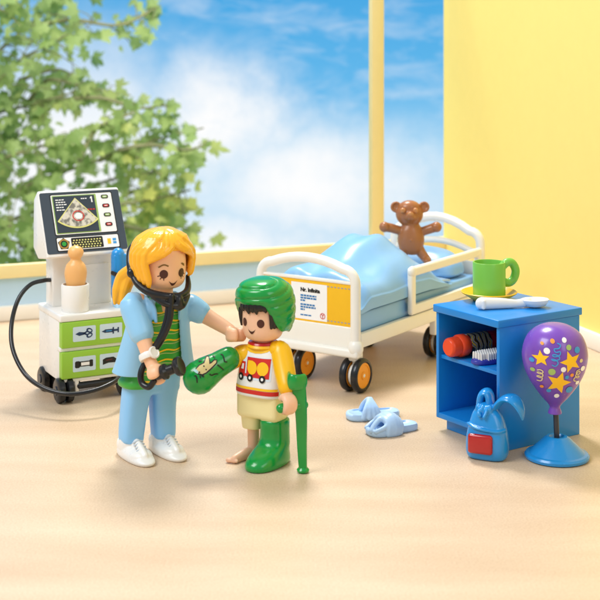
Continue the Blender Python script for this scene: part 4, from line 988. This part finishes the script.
# other leg inside the cast
tube(bm, [(.42, 0, 2.0), (.42, 0, .6)], [.3, .25], 16)
kb = finish('body', bm, SKIN2, kid, remesh=.032, smooth=3)
face_print(bvh(kb), (0, 0), .67, 4.57, math.radians(27), .12, .135, False, False, .16, 4.3, 'face', kb)
# hair under the turban
bm = bmesh.new()
loft(bm, [(4.15, 0, .3, .45, .35, 2), (4.3, 0, .16, .68, .58, 2), (4.7, 0, .12, .73, .66, 2), (5.1, 0, .08, .75, .7, 2), (5.4, 0, .0, .66, .66, 2)])
for a in (-34, -22, -10, 2, 14, 26, 38):
    r_ = math.radians(a); z = 4.86+(.07 if a in (-22, 2, 26) else 0)+.0022*abs(a); tube(bm, [(.68*math.sin(r_), -.68*math.cos(r_), 5.25), (.71*math.sin(r_), -.71*math.cos(r_), 5.05), (.7*math.sin(r_+.05), -.7*math.cos(r_+.05), z)], [.1, .1, .04], 10, 3)
for s in (-1, 1):
    for a in (56, 66, 76, 86): r_ = math.radians(a)*s; tube(bm, [(.68*math.sin(r_), -.68*math.cos(r_), 5.1), (.72*math.sin(r_), -.72*math.cos(r_), 4.8), (.69*math.sin(r_), -.69*math.cos(r_), 4.42)], [.1, .09, .05], 10, 3)
finish('hair', bm, plastic('black_hair_plastic', '#1A1512', .3), kid, remesh=.026, smooth=2)
# turban
bm = bmesh.new(); rings = []; n = 160
prof = [(.74, .1, 0), (.76, .0, 0), (.81, -.02, 0), (.9, .06, .35), (.985, .22, .9), (1.0, .4, 1), (.98, .58, 1), (.9, .75, 1), (.75, .88, 1), (.5, .97, 1), (.25, 1.0, .7), (.02, 1.01, 0)]
pp = smooth_path(prof, 5)
for p in pp:
    rg = []
    for k in range(n):
        a = 2*PI*k/n; dx, dy = math.sin(a), -math.cos(a)
        ad = math.degrees(a if a < PI else 2*PI-a); zr = 5.14-(.85 if dx > 0 else .5)*sm(26, 84, ad)-(.2 if dx > 0 else .5)*sm(84, 180, ad)+.02*math.sin(5*a)
        z = zr+(5.93-zr)*p.y
        R = .98*p.x*(1+.05*(dy+1)/2)
        # folds sweep round and up from the front left to the back right
        ph = (z-4.5)*19-4.6*dx-2.2*dy+1.9*math.sin(a*1.0+.6)+.7*math.sin(2*a+z*2)
        fold = (1-abs(math.sin(ph*.5+.4*math.sin(a*2))))**2.6
        R2 = R-.055*fold*min(1, p.z)*(1 if p.y < .9 else .4)
        rg.append(V((R2*dx, R2*dy*.97+.12*p.y+.06, z-.02*fold*p.z)))
    rings.append(rg)
# inner lining
rg0 = [V((v.x*.84, v.y*.84, v.z+.25)) for v in rings[0]]
rings_mesh(bm, [rg0]+rings)
finish('turban', bm, GREEN, kid, angle=180, sub=0)
# shirt
bm = bmesh.new(); loft(bm, [(2.14, 0, 0, .7, .48, 3), (2.18, 0, 0, .85, .58, 3.2), (2.35, 0, 0, .87, .6, 3.2), (2.8, 0, 0, .83, .57, 3), (3.3, 0, 0, .74, .5, 2.8), (3.6, 0, 0, .64, .43, 2.5), (3.78, 0, 0, .46, .36, 2.2), (3.84, 0, 0, .38, .33, 2)])
ks = finish('shirt', bm, plastic('shirt_white_plastic', '#EFF0EF', .3), kid, angle=50)
for pts, rr in (([aS+V((.2, 0, .08)), aS, aS.lerp(aE, .9), Lk_(226, 364, 42.2)], [.3, .33, .3, .3]), ([bS+V((-.16, 0, .08)), bS, bE, Lk_(287.5, 387, 41.22)], [.3, .35, .34, .3])):
    bm = bmesh.new(); tube(bm, pts, rr, 24, 5); finish('sleeve', bm, YEL, ks)
bm = bmesh.new(); lathe(bm, [(.3, 3.7), (.48, 3.68), (.53, 3.73), (.49, 3.8), (.33, 3.84)], seg=40); finish('collar', bm, YEL, ks)
bm = bmesh.new(); lathe(bm, [(.28, 3.78), (.46, 3.77), (.5, 3.82), (.47, 3.87), (.28, 3.9)], seg=40); finish('neckband', bm, RED, ks)
pr = Print((0, 0, 0), (1, 0, 0), (0, 0, 1), (0, -1, 0), bvh(ks), .006, .08)
pr.poly(rrect(-.62, 2.72, .62, 3.44, .05), plastic('sky_print', '#DCE9F4', .4), 0)
pr.poly(rect(-.8, 2.41, .8, 2.49), INKY, 1); pr.poly(rect(-.82, 2.27, .82, 2.4), INKR, 1)
pr.poly([(.5, 3.7), (.4, 3.62), (.22, 3.57), (0, 3.55), (-.22, 3.57), (-.4, 3.62), (-.5, 3.7), (-.4, 3.78), (.4, 3.78)], INKY, 1)
pr.poly(rect(-.28, 2.8, .56, 3.42), INKR, 2); pr.poly(rect(-.33, 2.82, -.28, 2.9), INKR, 2)
pr.poly([(-.62, 2.8), (-.34, 2.8), (-.34, 3.26), (-.5, 3.26), (-.56, 3.02), (-.62, 3.0)], INKR, 2); pr.poly([(-.52, 3.02), (-.4, 3.02), (-.4, 3.19), (-.47, 3.19)], INKW, 3)
pr.poly(circ(-.06, 3.1, .18, .21), INKY, 4); pr.poly([(-.24, 3.12), (-.24, 3.32), (-.05, 3.32), (-.05, 3.12)], INKY, 3); pr.poly(circ(.32, 3.1, .2, .215), INKY, 3)
for x in (-.49, -.12, .34): pr.poly(circ(x, 2.78, .11, .12), INKK, 4); pr.poly(circ(x, 2.78, .045, .05), INKW, 5)
pr.done('truck_print', ks)
# shorts
bm = bmesh.new(); box(bm, (-.8, -.45, 1.4), (.8, .45, 2.3), .16)
lg = Lk_(253.5, 430, 42.6); lg.z = 0
loft(bm, [(.98, lg.x, lg.y, .26, .26, 2.5), (1.0, lg.x, lg.y, .33, .34, 2.8), (1.5, lg.x*.95, lg.y*.7, .37, .4, 3), (1.9, lg.x*.9, 0, .4, .4, 3)]); loft(bm, [(1.1, .42, 0, .34, .36, 2.8), (1.9, .4, 0, .4, .42, 3)])
finish('shorts', bm, CREAM, kid, remesh=.032, smooth=3)
# plaster casts
cc = [Lk_(228, 359, 42.2), Lk_(218, 365, 42.05), Lk_(207, 372, 41.9), Lk_(200, 377, 41.8)]
bm = bmesh.new(); tube(bm, cc, [.4, .43, .52, .56], 32, 5, .92); ac = finish('arm_cast', bm, GREEN, kid, angle=70)
fN = (Lk_(216, 368, 30)-Lk_(216, 368, 42)).normalized(); fU = (cc[0]-cc[-1]); fU = (fU-fN*fU.dot(fN)).normalized(); fW = fN.cross(fU); fW = fW if fW.z > 0 else -fW
pr = Print((cc[0]+cc[-1])/2, fU, fW, fN, bvh(ac), .008, .07)
# doodle in the crop's pixels (600 px = 65 px of the photograph)
def dd(x, y):
    px, py = 180+x*65/600, 335+y*65/600; q = Lk_(px, py, 41.5)-(cc[0]+cc[-1])/2
    return (q.dot(fU), q.dot(fW))
bun = [(150, 318), (180, 285), (225, 262), (238, 225), (248, 202), (262, 205), (268, 240), (270, 272), (290, 262), (315, 238), (335, 236), (332, 258), (300, 290), (268, 320), (240, 345), (205, 362), (170, 352)]
big = [(140, 318), (172, 278), (215, 256), (228, 222), (244, 190), (268, 194), (278, 238), (282, 256), (310, 228), (342, 226), (342, 262), (308, 298), (276, 330), (246, 355), (208, 374), (162, 362)]
pr.poly([dd(*p) for p in big], INKK, 1); pr.poly([dd(*p) for p in bun], plastic('tan_ink', '#CDBB82', .45), 2)
pr.poly([dd(*p) for p in [(118, 325), (150, 318), (172, 338), (165, 360), (140, 345)]], plastic('pale_blue_doodle_ink', '#A9D6D8', .45), 3)
for x, y in ((220, 290), (240, 320), (180, 345)): u, v = dd(x, y); pr.poly(circ(u, v, .022), INKK, 4)
for pts in ([(170, 245), (200, 240)], [(135, 380), (150, 378), (158, 405), (160, 440)], [(200, 365), (208, 385)], [(185, 372), (190, 398)], [(212, 362), (218, 390)], [(272, 358), (290, 372), (320, 360), (348, 358)], [(345, 275), (370, 295), (402, 322)], [(375, 185), (390, 182), (405, 215), (412, 245), (435, 248)], [(300, 195), (315, 200), (320, 215)]):
    pr.polys(stroke([dd(*p) for p in pts], .035, 3), INKK, 3)
pr.done('doodle', ac)
# leg cast (boot)
bm = bmesh.new(); q0 = Lk_(276, 424, 41.9); 
A_ = [(424, 276, .52), (440, 276.5, .55), (455, 276.5, .57), (466, 276, .56)]
loft(bm, [(0, .42, -.36, .46, .88, 2.3), (.04, .42, -.36, .53, .97, 2.3), (.2, .42, -.35, .55, .97, 2.2), (.36, .42, -.28, .53, .88, 2.1), (.48, .42, -.16, .51, .74, 2.1), (.6, .42, -.02, .5, .58, 2.1), (.76, .42, .05, .48, .5, 2.1), (1.0, .42, .06, .47, .48, 2.1), (1.3, .42, .05, .47, .48, 2.2), (1.4, .42, .05, .45, .46, 2.2), (1.43, .42, .05, .4, .4, 2.2)])
finish('leg_cast', bm, GREEN, kid, remesh=.03, smooth=7)
# crutch
cr_ = thing('crutch', 'green toy crutch standing upright in the hand of the child', 'crutch', V((.1, 41.05, 0)))
Z = lambda py, Y=41.1: CH-(py-HZ)*Y/F
X = lambda px, Y=41.1: (px-300)*Y/F-.1
bm = bmesh.new()
rings_mesh(bm, [[V((X(c)+w/2*sx, sy*d/2, Z(p))) for sx, sy in ((-1, -.6), (-.8, -1), (.8, -1), (1, -.6), (1, .6), (.8, 1), (-.8, 1), (-1, .6))] for p, c, w, d in ((470, 303, .26, .24), (445, 302, .31, .25), (420, 301.5, .36, .26), (400, 300.5, .4, .26), (385, 298.5, .46, .26), (381, 298.5, .44, .24))])
finish('shaft', bm, GREEN, cr_, angle=50)
bm = bmesh.new(); lathe(bm, [(.02, 0), (.14, 0), (.19, .04), (.2, .1), (.15, .16), (.1, .2), (.02, .22)], (X(303), 0, 0), seg=28); finish('rubber_tip', bm, GREEN, cr_)
bm = bmesh.new(); bx_ = X(297)
rr_ = []
for k in range(15):
    a = math.radians(-60+300*k/14*.75); 
P = [V((X(304)-.0, -.02, Z(381))), V((X(300), -.12, Z(381))), V((X(294), -.2, Z(380.5))), V((X(290), -.1, Z(380))), V((X(289), .15, Z(380)))]
tube(bm, P, .25, 16, 5, .32, up=(0, 0, 1)); finish('arm_cuff', bm, GREEN, cr_)
bm = bmesh.new(); tube(bm, [V((X(304), .05, Z(405))), V((X(292), -.1, Z(405))), V((X(281), -.32, Z(405)))], [.14, .14, .15], 18, 3); finish('grip', bm, GREEN, cr_)

# ============================================================ light and camera
def area(name, loc, aim, size, power, col, sy=None):
    l = bpy.data.lights.new(name, 'AREA'); l.energy = power; l.size = size; l.color = col
    if sy: l.shape = 'RECTANGLE'; l.size_y = sy
    o = bpy.data.objects.new(name, l); COL.objects.link(o); o.location = loc
    o.rotation_euler = (V(aim)-V(loc)).to_track_quat('-Z', 'Y').to_euler(); return o
area('window_light', (-5, 78, 66), (0, 45, 1), 16, P_BACK, (1, .985, .96))
area('softbox', (-36, 24, 52), (-2, 50, 2), 30, P_KEY, (.98, .99, 1))
area('fill_softbox', (30, 8, 30), (2, 48, 3), 24, P_FILL, (.98, .99, 1))
area('leaf_fill_light', (-10, 84, 30), (-20, 106, 5), 14, P_OUT, (1, 1, .95))  # unseen lamp added to brighten the tree leaves
w = bpy.data.worlds.new('World'); S.world = w; w.use_nodes = True
w.node_tree.nodes['Background'].inputs[0].default_value = (.93, .97, 1, 1); w.node_tree.nodes['Background'].inputs[1].default_value = W_STR
cam = bpy.data.cameras.new('camera'); co = bpy.data.objects.new('camera', cam); COL.objects.link(co); S.camera = co
co.location = (0, 0, CH); co.rotation_euler = (PI/2, 0, 0); cam.sensor_width = 36; cam.lens = 36*F/600; cam.shift_y = -(300-HZ)/600
cam.clip_start = .5; cam.clip_end = 1000
cam.dof.use_dof = True; cam.dof.focus_distance = 45; cam.dof.aperture_fstop = .32
S.view_settings.view_transform = 'Standard'; S.view_settings.look = 'None'; S.view_settings.exposure = EXPO; S.view_settings.gamma = 1
S.render.resolution_x = S.render.resolution_y = 1024
S.cycles.max_bounces = 8; S.cycles.use_denoising = True
try: S.cycles.sampling_pattern = 'AUTOMATIC'
except Exception: pass
